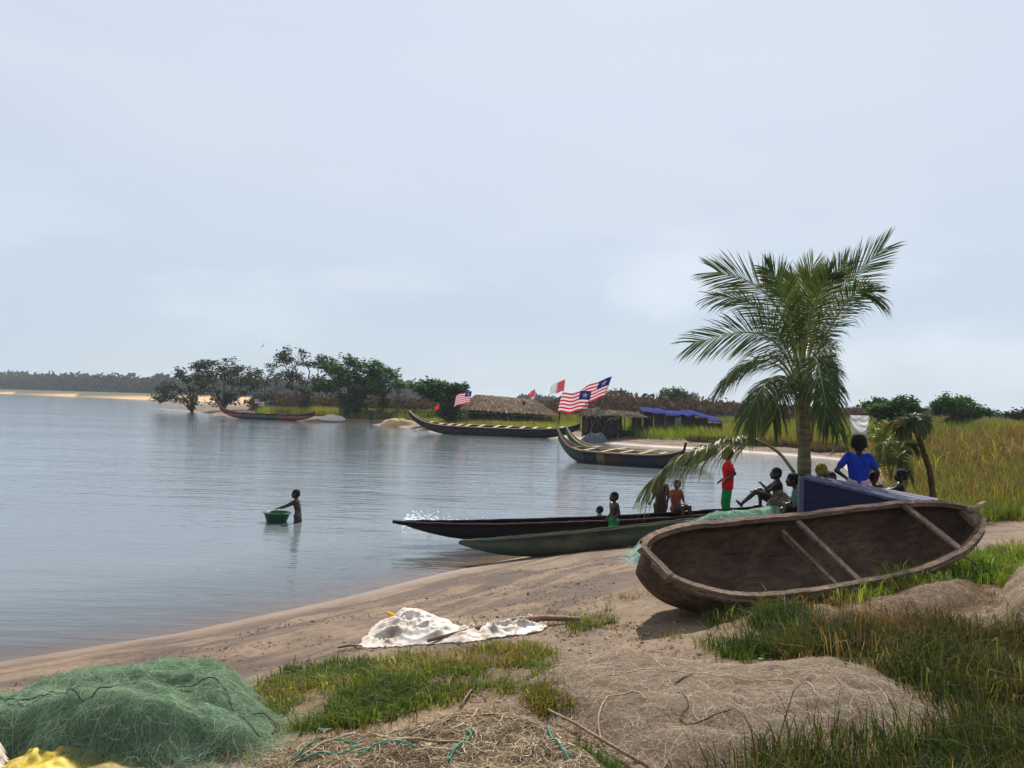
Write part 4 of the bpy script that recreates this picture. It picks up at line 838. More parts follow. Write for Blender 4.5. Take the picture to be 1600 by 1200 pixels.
sheet('counter', [(sx(962), -1.1, .55), (sx(1000), -1.1, .5), (sx(1000), -.9, .1), (sx(962), -.9, .1)], M['darkwall'], S1, 10, 4, .05, 6)
s2 = aty(1062, 674, 62); s2.z = gz(s2.x, s2.y); S2 = empty('tarpaulin_shelter', s2, 0, 'low shelter under a crumpled blue tarpaulin at the edge of the grass', 'shelter')
def tx(px): return (px-800)*k2-s2.x
for px, h in ((1004, 1.75), (1036, 1.6), (1080, 1.7), (1122, 1.2)):
    for yy in (-1.1, 1.5): MB().tube([(tx(px), yy, -.1), (tx(px), yy, h)], [.05, .04], 6).build('post', M['bark'], S2)
roofp = [(1000, 1.84), (1030, 1.80), (1040, 1.70), (1060, 1.68), (1083, 1.72), (1100, 1.48), (1126, 1.18)]
roofp2 = [(tx(p), z) for p, z in roofp]
U, V = np.meshgrid(np.linspace(0, 1, 60), np.linspace(0, 1, 16), indexing='ij'); rx_ = np.interp(U*6, range(7), [p[0] for p in roofp2]); rz2 = np.interp(U*6, range(7), [p[1] for p in roofp2])
Zt = rz2-.14+.26*V-.10*(1-V)**3+.16*(fbm(U*14, V*4, 5, 4)-.5)+.05*np.sin(U*40+V*3)*(1-V); It = np.arange(960).reshape(60, 16)
o = mesh_np('tarpaulin', np.stack([rx_+.06*(fbm(U*9, V*5, 6)-.5), -1.45+1.95*V, Zt], -1).reshape(-1, 3), np.stack([It[:-1, :-1], It[1:, :-1], It[1:, 1:], It[:-1, 1:]], -1).reshape(-1, 4), M['tarp'], S2, smooth=True); o.modifiers.new('thickness', 'SOLIDIFY').thickness = .02
for i, (a, b, z1) in enumerate(((1003, 1018, 1.65), (1019, 1036, 1.5), (1037, 1058, 1.4), (1058, 1082, 1.5), (1082, 1102, 1.3), (1102, 1124, .95))): sheet('wall', [(tx(a), -1.15, -.1), (tx(b), -1.15, -.1), (tx(b), -1.15, z1), (tx(a), -1.15, z1)], M['darkwall'], S2, 8, 8, .05, i)
sheet('hanging_cloth', [(tx(1050), -1.3, .5), (tx(1062), -1.3, .5), (tx(1061), -1.2, 1.35), (tx(1051), -1.2, 1.35)], M['greycloth'], S2, 6, 8, .08, 12)
for px, h, w_ in ((1017, .5, .2), (1005, .34, .16)):
    q = aty(px, 676, 59.8); q.z = gz(q.x, q.y); o = MB().lathe([(.01, 0), (w_*.8, 0), (w_, h*.6), (w_*.6, h*.85), (w_*.5, h), (.02, h)], 10).build('water_jar', M['greycloth'], None, True); o.location = q
    tag(o, 'pale water jar before the shelter, the taller one' if h > .4 else 'pale water jar before the shelter, the shorter one', 'jar')
# dark netting heap before the left shelter
def heap(name, label, cat, c, rx, ry, h, mat, seed, parent=None):
    nu, nv = 20, 14; r = np.random.default_rng(seed); U, V = np.meshgrid(np.linspace(0, 2*math.pi, nu, endpoint=False), np.linspace(0, 1, nv), indexing='ij')
    rr = 1+.35*(fbm(np.cos(U)*2+5, np.sin(U)*2+5, seed, 3)-.5); X = np.cos(U)*V*rx*rr; Y = np.sin(U)*V*ry*rr; Z = h*np.clip(1-V**2, 0, 1)**.7*(.6+.8*fbm(X*3/rx+9, Y*3/ry+9, seed+1, 3))-.02
    I = np.arange(nu*nv).reshape(nu, nv); F = np.stack([I, np.roll(I, -1, 0), np.roll(np.roll(I, -1, 0), -1, 1), np.roll(I, -1, 1)], -1)[:, :-1].reshape(-1, 4)
    o = mesh_np(name, np.stack([X, Y, Z], -1).reshape(-1, 3), F, mat, parent, smooth=True); o.location = c
    if label: tag(o, label, cat)
    return o
q = aty(930, 684, 58.5); q.z = gz(q.x, q.y)-.02; heap('net_heap', 'blue grey heap of netting before the dark shelter by the flags', 'net', q, 1.0, .7, .75, mk('bluegrey_net', rgb(66, 76, 84), rgb(98, 108, 112), 12, .95, 40, .8, .02), 91)
q = aty(1192, 790, 14.0); q.z = .78
# white tarp and mud heap on the far shore
q = aty(520, 655, 88.5); q.z = gz(q.x, q.y)-.03; heap('white_tarp_heap', 'white sheet lying in a heap beside the red ended canoe', 'tarpaulin', q, 1.5, .7, .62, M['white_cloth'], 92)
M['sandheap'] = mk('dry_sand', rgb(170, 140, 106), rgb(200, 168, 130), 3, .95, 12, .6, .03)
q = aty(622, 664, 80.5); q.z = gz(q.x, q.y)-.05; tag(heap('sand_mound', None, None, q, 1.9, .9, .75, M['sandheap'], 93), kind='structure')
# bundle of washing in the trees of the spit
q = aty(416, 630, 104); e = empty('washing', q, 0, 'white and blue washing hanging among the trees on the spit', 'washing')
for i, (dx, dz, mt) in enumerate(((-1.0, .2, 'white_cloth'), (-.55, -.1, 'red'), (.2, .0, 'green'), (.8, .0, 'blue'), (-.2, -.15, 'white_cloth'))): sheet('cloth', [(dx-.3, -.6, dz-.3), (dx+.35, -.6, dz-.25), (dx+.3, -.6, dz+.25), (dx-.25, -.6, dz+.25)], M[mt] if mt != 'red' else M['pattern'], e, 6, 6, .1, i+40)
MB().tube([(-1.6, -.6, .3), (1.4, -.6, .26)], .02, 5).build('line', M['bark'], e)
for xx in (-1.6, 1.4): MB().tube([(xx, -.6, .3), (xx, -.6, -1.9)], .04, 5).build('post', M['bark'], e)
# bird
q = aty(410, 541, 60); e = empty('bird', q, 0, 'small grey bird gliding in the sky above the spit trees', 'bird')
MB().tube([(0, -.16, 0), (0, -.05, .01), (0, .1, 0), (0, .2, 0)], [.01, .035, .03, .008], 7).build('body', M['greycloth'], e, True)
for s in (-1, 1): MB().add([(0, -.06, .01), (0, .06, .01), (.12*s-.02, .05, s*.16+.0), (.10*s, -.05, s*.17), (.02*s-.06, .08, s*.36)], [(0, 1, 2, 3), (3, 2, 4)]).build('wing', M['greycloth'], e)

# ------------------------------------------------------------------ the coconut palm
def catmull(P, n):
    P = [np.array(p, float) for p in P]; P = [2*P[0]-P[1]]+P+[2*P[-1]-P[-2]]; out = []
    seg = len(P)-3
    for i in range(n):
        t_ = i/(n-1)*seg; k = min(int(t_), seg-1); f = t_-k; a, b, c, d = P[k:k+4]
        out.append(.5*((2*b)+(-a+c)*f+(2*a-5*b+4*c-d)*f*f+(-a+3*b-3*c+d)*f**3))
    return np.array(out)
M['petiole'] = mk('frond_rib', rgb(110, 116, 60), rgb(142, 142, 88), 6, .5, spec=.4)
def frond(parent, pts, n=50, lmax=.62, seed=0, side=(0, 0, 1), twist=0.0, start=.22, droop=.25, vee=.35, colr=(.036, .064, .017), r0=.026, width=.0175, both=(1, 1), tilt=1.0, brown=0.0):
    r = np.random.default_rng(seed); C = catmull(pts, n*2+2); T = np.gradient(C, axis=0); T /= np.linalg.norm(T, axis=1)[:, None]
    mb = MB(); idx = list(range(0, len(C), 6))+[len(C)-1]; mb.tube([tuple(C[i]) for i in idx], [max(.003, r0*(1-.93*i/len(C))) for i in idx], 6); V0 = len(mb.v)
    Vs, Fs, Cs = [], [], []; base = 0; sd0 = np.array(side, float)
    for i in range(len(C)):
        f = i/(len(C)-1)
        if f < start: continue
        g_ = (f-start)/(1-start); t_ = T[i]; s_ = sd0-t_*(sd0@t_); s_ /= np.linalg.norm(s_)+1e-9; nn = np.cross(t_, s_)
        ln = lmax*(math.sin(math.pi*(.14+.66*g_**.8))**.8)
        ang = R(66-46*g_)
        for sg in (1, -1):
            if not both[0 if sg > 0 else 1]: continue
            if r.uniform() < .04: continue
            a = ang*tilt+r.normal(0, .06); L = ln*r.uniform(.85, 1.1)
            d = t_*math.cos(a)+(s_*sg)*math.sin(a)+nn*(vee+r.normal(0, .10))*.6; d /= np.linalg.norm(d)
            wv = np.cross(d, nn+r.normal(0, .45, 3)); wv /= np.linalg.norm(wv); w_ = width*r.uniform(.75, 1.15)
            dr = droop*r.uniform(.6, 1.5)
            p0 = C[i]; p1 = p0+d*L*.35+np.array([0, 0, -dr*L*.08]); p2 = p0+d*L*.72+np.array([0, 0, -dr*L*.32]); p3 = p0+d*L*(1-.12*dr)+np.array([0, 0, -dr*L*.72])
            Vs += [p0-wv*w_*.25, p0+wv*w_*.25, p1-wv*w_*.5, p1+wv*w_*.5, p2-wv*w_*.4, p2+wv*w_*.4, p3]; Fs += [(base, base+1, base+3), (base, base+3, base+2), (base+2, base+3, base+5), (base+2, base+5, base+4), (base+4, base+5, base+6)]
            c = np.array(colr)*math.exp(r.normal(0, .16))*(1+.25*g_)
            if r.uniform() < .05+brown: c = np.array([.16, .12, .05])*r.uniform(.6, 1.2)
            Cs += [c]*6+[c*.6+np.array([.07, .055, .015])]; base += 7
    o = mesh_np('frond', Vs, Fs, M['palm'], parent, np.array(Cs)); mb.build('rib', M['petiole'], o, True); return o
PY = 13.3; pb = aty(1258, 752, PY); pb.z = gz(pb.x, pb.y)-.05
PALM = empty('coconut_palm', pb, 0, 'young coconut palm with feathery fronds standing beside the navy blue boat', 'palm tree')
def pp(px, py, dy=0.0): v = aty(px, py, PY+dy)-pb; return tuple(v)
M['palmtrunk'] = mk('palm_trunk', rgb(92, 84, 62), rgb(134, 124, 92), 5, .9, 14, .8, .03, (1, 1, 6)); M['fibre'] = mk('palm_fibre', rgb(56, 42, 30), rgb(92, 70, 50), 14, .95, 40, .9, .02, (1, 1, .4))
tr = catmull([(0, 0, -.1), pp(1257, 700), pp(1256, 650), pp(1252, 600), pp(1248, 560)], 26)
mb = MB(); rad = [.14, .125]+[.104-.0016*i+(.008 if i % 2 else 0) for i in range(24)]; mb.tube([tuple(p) for p in tr], rad, 14, jit=.05).build('trunk', M['palmtrunk'], PALM, True)
mb = MB()
for i in range(26):
    a = random.uniform(0, 6.28); z = random.uniform(0, .35); p = Vector((math.cos(a)*.13, math.sin(a)*.13, z)); mb.bar(p, p+Vector((math.cos(a)*random.uniform(.05, .18), math.sin(a)*.12, random.uniform(.12, .32))), random.uniform(.05, .1), .02, jit=.015)
mb.ell((-.17, -.03, .30), (.12, .11, .16)); mb.ell((-.1, -.05, .12), (.14, .13, .2)); mb.build('fibre_sheath', M['fibre'], PALM, True)
# old petiole stubs hugging the upper trunk
for px0, px1, t0, dy in ((1248, 1243, 700, -.1), (1268, 1276, 690, -.08), (1262, 1268, 660, .1), (1250, 1240, 650, .12)):
    MB().tube([pp(px0, t0, dy), pp((px0+px1)/2, t0-45, dy*1.1), pp(px1, t0-95, dy*1.2)], [.012, .034, .018], 7).build('petiole', M['petiole'], PALM, True)
UP = (0, 0, 1)
FRONDS = [
 # path points (px,py,dy), keyword arguments
 ([(1250, 600, 0), (1236, 530, -.1), (1212, 470, -.2), (1172, 430, -.3), (1118, 412, -.35)], dict(side=(.3, -.2, 1), lmax=.80, droop=.1, vee=.1)),
 ([(1250, 605, 0), (1232, 548, .2), (1205, 500, .4), (1165, 462, .5), (1112, 452, .6)], dict(side=(.1, .6, 1), lmax=.66, droop=.35, vee=.1)),
 ([(1248, 610, 0), (1228, 555, -.4), (1196, 520, -.6), (1148, 514, -.8), (1078, 530, -.9)], dict(side=(0, -.35, 1), lmax=.74, droop=.22, vee=.0)),
 ([(1250, 600, 0), (1252, 530, .3), (1256, 470, .5), (1262, 432, .6), (1272, 402, .6)], dict(side=(1, .2, 0), lmax=.62, droop=.05, vee=.2, colr=(.07, .11, .02))),
 ([(1250, 600, 0), (1240, 530, -.5), (1228, 470, -.9), (1216, 430, -1.1), (1200, 408, -1.2)], dict(side=(1, .3, .2), lmax=.60, droop=.25, vee=-.1)),
 ([(1254, 595, 0), (1276, 520, .1), (1306, 460, .2), (1345, 418, .2), (1392, 374, .2)], dict(side=(-.5, -.2, 1), lmax=.80, droop=.06, vee=.1)),
 ([(1256, 600, 0), (1286, 535, -.3), (1318, 480, -.5), (1346, 448, -.7), (1374, 446, -.9)], dict(side=(0, -.6, 1), lmax=.66, droop=.55, vee=.0, brown=.06)),
 ([(1254, 598, 0), (1272, 520, .6), (1292, 460, .9), (1312, 420, 1.1), (1330, 396, 1.2)], dict(side=(-.8, 0, .6), lmax=.66, droop=.15, vee=.1)),
 ([(1252, 600, 0), (1262, 520, -.7), (1278, 460, -1.1), (1292, 430, -1.3), (1302, 416, -1.3)], dict(side=(1, .2, -.2), lmax=.56, droop=.3, vee=.1)),
 ([(1248, 612, 0), (1226, 570, -.6), (1196, 552, -1.0), (1160, 568, -1.3), (1118, 604, -1.5)], dict(side=(.2, -.8, .5), lmax=.58, droop=.6, vee=-.1)),
 ([(1248, 615, 0), (1222, 575, .5), (1194, 560, .9), (1162, 566, 1.1), (1130, 590, 1.3)], dict(side=(.2, .8, .5), lmax=.58, droop=.6, vee=.0)),
 ([(1248, 618, 0), (1225, 590, -.9), (1205, 590, -1.5), (1184, 612, -1.9), (1166, 648, -2.1)], dict(side=(1, -.6, .2), lmax=.58, droop=.7, vee=-.1)),
 ([(1254, 610, 0), (1268, 560, -1.0), (1278, 560, -1.6), (1286, 590, -2.0), (1296, 636, -2.2)], dict(side=(1, 0, .1), lmax=.56, droop=.5, vee=.0)),
 ([(1250, 640, 0), (1238, 600, 1.0), (1222, 588, 1.5), (1204, 606, 1.9), (1184, 650, 2.1)], dict(side=(1, .1, .1), lmax=.60, droop=.6, vee=.0, start=.1)),
 ([(1250, 640, 0), (1240, 600, -.8), (1230, 590, -1.3), (1220, 610, -1.7), (1206, 656, -1.8)], dict(side=(1, 0, .1), lmax=.56, droop=.6, vee=.0, start=.1, colr=(.03, .05, .016))),
 ([(1252, 630, 0), (1228, 596, -.2), (1206, 600, -.4), (1186, 622, -.5), (1170, 664, -.5)], dict(side=(.5, -.8, .2), lmax=.56, droop=.7, vee=.0, start=.1, colr=(.03, .05, .016))),
 ([(1254, 640, 0), (1266, 600, -.9), (1278, 596, -1.3), (1288, 620, -1.6), (1300, 662, -1.7)], dict(side=(1, 0, .1), lmax=.50, droop=.6, vee=.0, start=.1, colr=(.03, .05, .016))),
 ([(1256, 605, 0), (1282, 560, -.3), (1296, 575, -.5), (1306, 620, -.6), (1318, 676, -.6)], dict(side=(.6, -.8, .2), lmax=.50, droop=.5, vee=.0)),
 ([(1256, 605, 0), (1284, 548, .4), (1300, 540, .9), (1308, 565, 1.3), (1314, 610, 1.5)], dict(side=(.6, .8, .1), lmax=.5, droop=.7, vee=.0)),
 ([(1253, 600, 0), (1262, 545, 1.1), (1272, 520, 1.8), (1282, 530, 2.3), (1290, 570, 2.6)], dict(side=(1, .1, .1), lmax=.56, droop=.5, vee=.0)),
 ([(1250, 600, 0), (1244, 520, .9), (1234, 470, 1.4), (1220, 440, 1.7), (1200, 430, 1.9)], dict(side=(1, .2, .3), lmax=.6, droop=.3, vee=.1)),
 ([(1252, 600, 0), (1250, 540, -.2), (1246, 480, -.3), (1240, 440, -.3), (1236, 420, -.3)], dict(side=(1, .5, 0), lmax=.46, droop=.05, vee=.5, colr=(.075, .115, .02))),
 ([(1252, 600, 0), (1256, 540, -.3), (1262, 480, -.5), (1266, 440, -.6), (1268, 424, -.6)], dict(side=(1, -.5, 0), lmax=.5, droop=.1, vee=.3, colr=(.085, .12, .02))),
]
for i, (pts, kw) in enumerate(FRONDS):
    kw['lmax'] *= .88; frond(PALM, [pp(1252+(a-1252)*(.965 if a < 1252 else .9), 600+(b-600)*(.93 if b < 600 else 1), c) for a, b, c in pts], seed=200+i, **kw)
lowf = frond(PALM, [pp(*q) for q in [(1241, 738, -.1), (1215, 706, -.25), (1175, 687, -.45), (1120, 692, -.7), (1060, 715, -1.0), (1016, 752, -1.2)]], n=74, lmax=.64, seed=240, side=(.2, -.75, .5), start=.38, droop=.85, vee=.0, r0=.03, colr=(.070, .088, .032), width=.026)
lowf['label'] = 'low frond bending out over the children'
# small palm bush behind the woman and the leaning young palm to its right
b2 = aty(1392, 752, 14.2); b2.z = gz(b2.x, b2.y); BUSH = empty('palm_bush', b2, 0, 'stemless young palm with arching fronds behind the woman in blue', 'palm')
def p2(px, py, dy=0.0): return tuple(aty(px, py, 14.2+dy)-b2)
for i, pts in enumerate([[(1392, 750, 0), (1388, 700, 0), (1382, 670, -.1), (1394, 662, -.2)], [(1392, 750, 0), (1380, 690, -.1), (1362, 676, -.3), (1342, 690, -.4)], [(1392, 750, 0), (1376, 690, .1), (1340, 672, .2), (1304, 704, .2)],
     [(1392, 750, 0), (1398, 700, 0), (1404, 676, 0), (1416, 668, .1)], [(1392, 750, 0), (1402, 710, -.2), (1416, 694, -.3), (1430, 696, -.4)], [(1392, 750, 0), (1386, 705, -.4), (1382, 690, -.7), (1378, 712, -.9)], [(1392, 750, 0), (1400, 716, -.3), (1412, 722, -.5), (1420, 744, -.6)], [(1392, 750, 0), (1384, 722, -.3), (1370, 716, -.5), (1362, 738, -.6)]]):
    frond(BUSH, [p2(*q) for q in pts], n=22, lmax=.29, seed=300+i, side=(.5, -.6, .7), start=.2, droop=.6, r0=.014, width=.028, colr=(.085, .115, .035))
b3 = aty(1462, 778, 13.6); b3.z = gz(b3.x, b3.y); LP = empty('leaning_palm', b3, 0, 'thin leaning palm trunk with a small shaggy crown at right in the grass', 'palm tree')
def p3(px, py, dy=0.0): return tuple(aty(px, py, 13.6+dy)-b3)
tr = catmull([(0, 0, -.1), p3(1455, 750), p3(1446, 715), p3(1436, 685), p3(1424, 662)], 30)
MB().tube([tuple(p) for p in tr], [.05-.0006*i+(.007 if i % 2 else 0) for i in range(30)], 8, jit=.14).build('trunk', M['fibre'], LP, True)
rr = random.Random(5)
for i in range(22):
    a = rr.uniform(0, 6.28); el = rr.uniform(-.2, 1.1); L = rr.uniform(.18, .30); c = Vector(p3(1425, 662)); d = Vector((math.cos(a)*math.cos(el), math.sin(a)*math.cos(el)*.8, math.sin(el)))
    q1 = c+d*L*.5; q2 = c+d*L+Vector((0, 0, -.10)); frond(LP, [tuple(c), tuple(q1), tuple(q2)], n=13, lmax=.19, seed=330+i, side=(.4, .5, .8), start=.12, droop=.8, r0=.009, width=.026, colr=(.05, .075, .03), brown=.05)
for pts in ([(1424, 662, 0), (1410, 656, -.1), (1402, 660, -.1)],): frond(LP, [p3(*q) for q in pts], n=16, lmax=.2, seed=360, side=(0, -.7, .6), start=.15, droop=1.0, r0=.01, width=.024, colr=(.11, .10, .05), brown=.3)
# ------------------------------------------------------------------ the navy blue boat behind the dugout
M['navy'] = mk('navy_paint', rgb(17, 21, 52), rgb(26, 31, 66), 3, .6, 10, .35, .01, (1, 1, 4), .3); M['paleblue'] = mk('worn_pale_blue_paint', rgb(56, 62, 92), rgb(98, 102, 122), 5, .65, 16, .4, .01, (1.5, 5, 1), .35, .35, .7)
A0, A1 = aty(1254, 744.5, 11.2), aty(1462, 795, 10.9); Bk0, Bk1 = aty(1262, 741, 11.45), aty(1466, 778.5, 11.95)
bo = Vector((A0.x, A0.y, gz(A0.x, A0.y))); BB = empty('blue_boat', bo, 0, 'navy blue boat with worn pale deck boards, its square end by the palm', 'boat')
A0, A1, Bk0, Bk1 = A0-bo, A1-bo, Bk0-bo, Bk1-bo; dn = Vector((0, 0, 1))
def at4(u, v, dz=0.0): return (A0.lerp(A1, u)).lerp(Bk0.lerp(Bk1, u), v)+Vector((0, 0, dz))
nb = 4
for i in range(nb):      # deck boards running along the boat
    v0, v1 = i/nb+.02, (i+1)/nb-.02; z_ = random.uniform(-.004, .004)
    q = [at4(0, v0, z_), at4(1, v0, z_), at4(1, v1, z_), at4(0, v1, z_)]; MB().add(q+[p-dn*.03 for p in q], [(0, 1, 2, 3), (7, 6, 5, 4), (0, 4, 5, 1), (1, 5, 6, 2), (2, 6, 7, 3), (3, 7, 4, 0)]).build('deck_board', M['paleblue'], BB)
for (P0, P1, nm) in ((A0, A1, 'front'), (Bk0, Bk1, 'back'), (A0, Bk0, 'end'), (A1, Bk1, 'end')):
    H0 = P0.z-.03; 
    for k in range(4):
        f0, f1 = k/4, (k+1)/4; d = (P1-P0).normalized(); o_ = d.cross(dn).normalized()*random.uniform(-.004, .008)
        a0 = Vector((P0.x, P0.y, P0.z*(1-f0)-.2*f0)); a1 = Vector((P1.x, P1.y, P1.z*(1-f0)-.2*f0)); b0 = Vector((P0.x, P0.y, P0.z*(1-f1)-.2*f1+.006)); b1 = Vector((P1.x, P1.y, P1.z*(1-f1)-.2*f1+.006))
        a0.z -= .034 if k == 0 else 0; a1.z -= .034 if k == 0 else 0; n_ = d.cross(dn).normalized()*.0125
        q = [a0+n_+o_, a1+n_+o_, b1+n_+o_, b0+n_+o_]; q2 = [p-n_*2 for p in q]; MB().add(q+q2, [(3, 2, 1, 0), (4, 5, 6, 7), (0, 1, 5, 4), (1, 2, 6, 5), (2, 3, 7, 6), (3, 0, 4, 7)]).build('side_board', M['navy'], BB)
MB().bar(A0+Vector((-.03, -.03, .004)), Vector((A0.x-.03, A0.y-.03, -.1)), .06, .06).build('corner_post', M['paleblue'], BB)
MB().bar(A0+Vector((0, -.028, -.012)), A1+Vector((0, -.028, -.012)), .03, .035).build('edge_rail', M['paleblue'], BB)
mb = MB()

# ------------------------------------------------------------------ people
def person(label, loc, H, rz, J=None, wear=(), skin='skin', hf=1.0, headturn=0.0, nod=0.0, hair='short', vox=.0075, sk=1.0, cat='person', grip=(.5, .5), hold=None):
    """J: joints in units of the body height; x forward, y to the person's left, z up"""
    d = dict(pel=(0, 0, .52), wai=(0, 0, .62), che=(.005, 0, .73), neck=(0, 0, .815), head=(.012, 0, .925), shL=(0, .105, .80), shR=(0, -.105, .80), elL=(-.01, .145, .635), elR=(-.01, -.145, .635),
             haL=(.04, .15, .49), haR=(.04, -.15, .49), hiL=(0, .052, .50), hiR=(0, -.052, .50), knL=(.012, .058, .275), knR=(.012, -.058, .275), anL=(-.01, .06, .04), anR=(-.01, -.06, .04), toL=None, toR=None)
    d.update(J or {}); V = {k: (Vector(v)*H if v is not None else None) for k, v in d.items()}
    for s in 'LR':
        if V['to'+s] is None: V['to'+s] = V['an'+s]+Vector((.095, .01 if s == 'L' else -.01, -.022))*H
    e = empty('person', loc, rz, label, cat); k = H*sk; b = MB()
    def C(m, a, c, ra, rb): m.capsule(a, c, ra*k, rb*k)
    def torso(m, g=0.0):
        C(m, V['hiL'], V['hiR'], .068+g, .068+g); C(m, V['pel'], V['wai'], .066+g, .060+g)
        for s in 'LR': C(m, V['hi'+s].lerp(V['pel'], .3), V['wai']+(V['hi'+s]-V['pel'])*.45, .058+g, .05+g); C(m, V['wai']+(V['hi'+s]-V['pel'])*.45, V['che']+(V['sh'+s]-V['che'])*.45, .052+g, .062+g); C(m, V['che']+(V['sh'+s]-V['che'])*.3, V['sh'+s].lerp(V['neck'], .18), .055+g, .036+g)
        C(m, V['wai'], V['che'], .058+g, .068+g)
    torso(b); C(b, V['che'], V['neck'], .05, .03); C(b, V['neck'], V['neck'].lerp(V['head'], .6), .029, .029)
    ctrL = {}
    for s, sg in (('L', 1), ('R', -1)):
        C(b, V['sh'+s], V['el'+s], .031, .023); C(b, V['el'+s], V['ha'+s], .024, .016)
        C(b, V['hi'+s], V['kn'+s], .054, .036); C(b, V['kn'+s], V['an'+s], .037, .022); C(b, V['kn'+s].lerp(V['an'+s], .1), V['kn'+s].lerp(V['an'+s], .45), .032, .034)
        hd = V['an'+s]; t_ = V['to'+s]; C(b, hd+Vector((-.012, 0, -.012))*H, hd.lerp(t_, .55), .021, .021); C(b, hd.lerp(t_, .5), t_, .02, .013)
        # hand: palm, four fingers with a bend, thumb from its side
        f = (V['ha'+s]-V['el'+s]).normalized(); side = f.cross(Vector((0, 0, 1)));
        if side.length < .1: side = Vector((1, 0, 0)).cross(f)
        side.normalize(); nn = f.cross(side).normalized()
        if nn.z > 0: nn = -nn
        w0 = V['ha'+s]; pe = w0+f*.042*H; C(b, w0, pe, .015, .0155); C(b, w0+side*.008*H, pe+side*.010*H, .011, .012); C(b, w0-side*.008*H, pe-side*.010*H, .011, .012)
        for q, ln in zip((-1.5, -.5, .5, 1.5), (.026, .032, .030, .023)):
            a = pe+side*q*.0105*H; m_ = a+(f*(1-grip[0]*.3)+nn*grip[0]*.4)*ln*.62*H; c = m_+(f*(1-grip[0])+nn*grip[0])*ln*.6*H; C(b, a, m_, .0062, .0058); C(b, m_, c, .0058, .005)
        a = w0+side*.014*H*-sg+f*.014*H; C(b, a, a-side*sg*.014*H+f*.02*H+nn*.006*H, .0075, .0065); C(b, a-side*sg*.014*H+f*.02*H+nn*.006*H, a-side*sg*.012*H+f*.040*H+nn*.012*H, .0065, .0055)
    rt_ = Matrix.Rotation(headturn, 3, 'Z') @ Matrix.Rotation(nod, 3, 'Y'); h = V['head']; q = hf*H
    def hp(x, y, z): return h+rt_ @ Vector((x*q, y*q, z*q))
    b.ell(hp(-.008, 0, .012), (.066*q, .053*q, .062*q), rt_, 16, 12); b.ell(hp(.012, 0, -.018), (.048*q, .044*q, .056*q), rt_, 14, 10)
    b.capsule(hp(.04, 0, -.052), hp(.046, 0, -.052), .018*q, .016*q); b.capsule(hp(.054, 0, .006), hp(.068, 0, -.014), .008*q, .0115*q); b.capsule(hp(.062, .010, -.017), hp(.062, -.010, -.017), .008*q, .008*q)
    b.capsule(hp(.058, .014, -.035), hp(.058, -.014, -.035), .0085*q, .0085*q); b.capsule(hp(.055, .012, -.046), hp(.055, -.012, -.046), .008*q, .008*q); b.capsule(hp(.05, .026, .014), hp(.052, -.026, .014), .012*q, .012*q)
    for sg in (1, -1): b.ell(hp(-.004, .055*sg, -.004), (.014*q, .007*q, .02*q), rt_, 8, 6); C(b, hp(-.02, 0, -.04), V['neck'], .028, .032)
    def fin(m, name, mt, vx=vox, it=3):
        o = m.build(name, M[mt], e, True); r_ = o.modifiers.new('remesh', 'REMESH'); r_.mode = 'VOXEL'; r_.voxel_size = vx; r_.use_smooth_shade = True
        s_ = o.modifiers.new('smooth', 'SMOOTH'); s_.factor = .5; s_.iterations = it; return o
    body = fin(b, 'body', skin)
    for sg in (1, -1): MB().ell(hp(.0535, .019*sg, .002), (.007*q, .010*q, .006*q), rt_, 8, 6).build('eye', M['eye'], e, True)
    if hair:
        m = MB(); g = {'short': .004, 'afro': .016, 'braids': .008}[hair]
        for (x, z, rx, ry, rz_) in ((-.014, .020, .064, .053, .058),): m.ell(hp(x, 0, z+g*.4), ((rx+g)*q, (ry+g)*q, (rz_+g)*q), rt_, 16, 12)
        m.ell(hp(-.03, 0, -.012), (.045*q+g*q, .048*q, .045*q), rt_, 12, 8)
        if hair == 'braids':
            for a in range(9): t_ = a*.7; m.capsule(hp(-.03+.05*math.cos(t_), .05*math.sin(t_), .04), hp(-.04+.075*math.cos(t_), .075*math.sin(t_), .065), .012*q, .009*q)
        if hair == 'afro':
            rr = random.Random(3)
            for a in range(26): t_ = rr.uniform(0, 6.28); z = rr.uniform(-.01, .07); m.ell(hp(-.02+.055*math.cos(t_)*math.cos(z*12), .058*math.sin(t_)*math.cos(z*12), z), (.018*q, .018*q, .016*q), None, 7, 5)
        fin(m, 'hair', 'hair', vox, 1)
    for w_, mt in wear:
        m = MB(); vx = vox*1.1
        if w_ in ('shirt', 'tee', 'vest'):
            g = .012; torso(m, g) if w_ != 'vest' else torso(m, .008)
            if w_ != 'vest':
                for s in 'LR': C(m, V['sh'+s], V['sh'+s].lerp(V['el'+s], .62 if w_ == 'tee' else .75), .041, .038)
            C(m, V['pel'], V['pel']+Vector((0, 0, -.01))*H, .078, .078)
        if w_ in ('shorts', 'trousers', 'longshorts'):
            C(m, V['hiL'], V['hiR'], .077, .077); C(m, V['pel'], V['pel'].lerp(V['wai'], .5), .074, .07)
            t_ = .72 if w_ == 'shorts' else 1.0
            for s in 'LR':
                C(m, V['hi'+s], V['hi'+s].lerp(V['kn'+s], t_), .068, .056)
                if w_ == 'trousers': C(m, V['kn'+s], V['kn'+s].lerp(V['an'+s], .85), .05, .04)
                if w_ == 'longshorts': C(m, V['kn'+s], V['kn'+s].lerp(V['an'+s], .25), .052, .05)
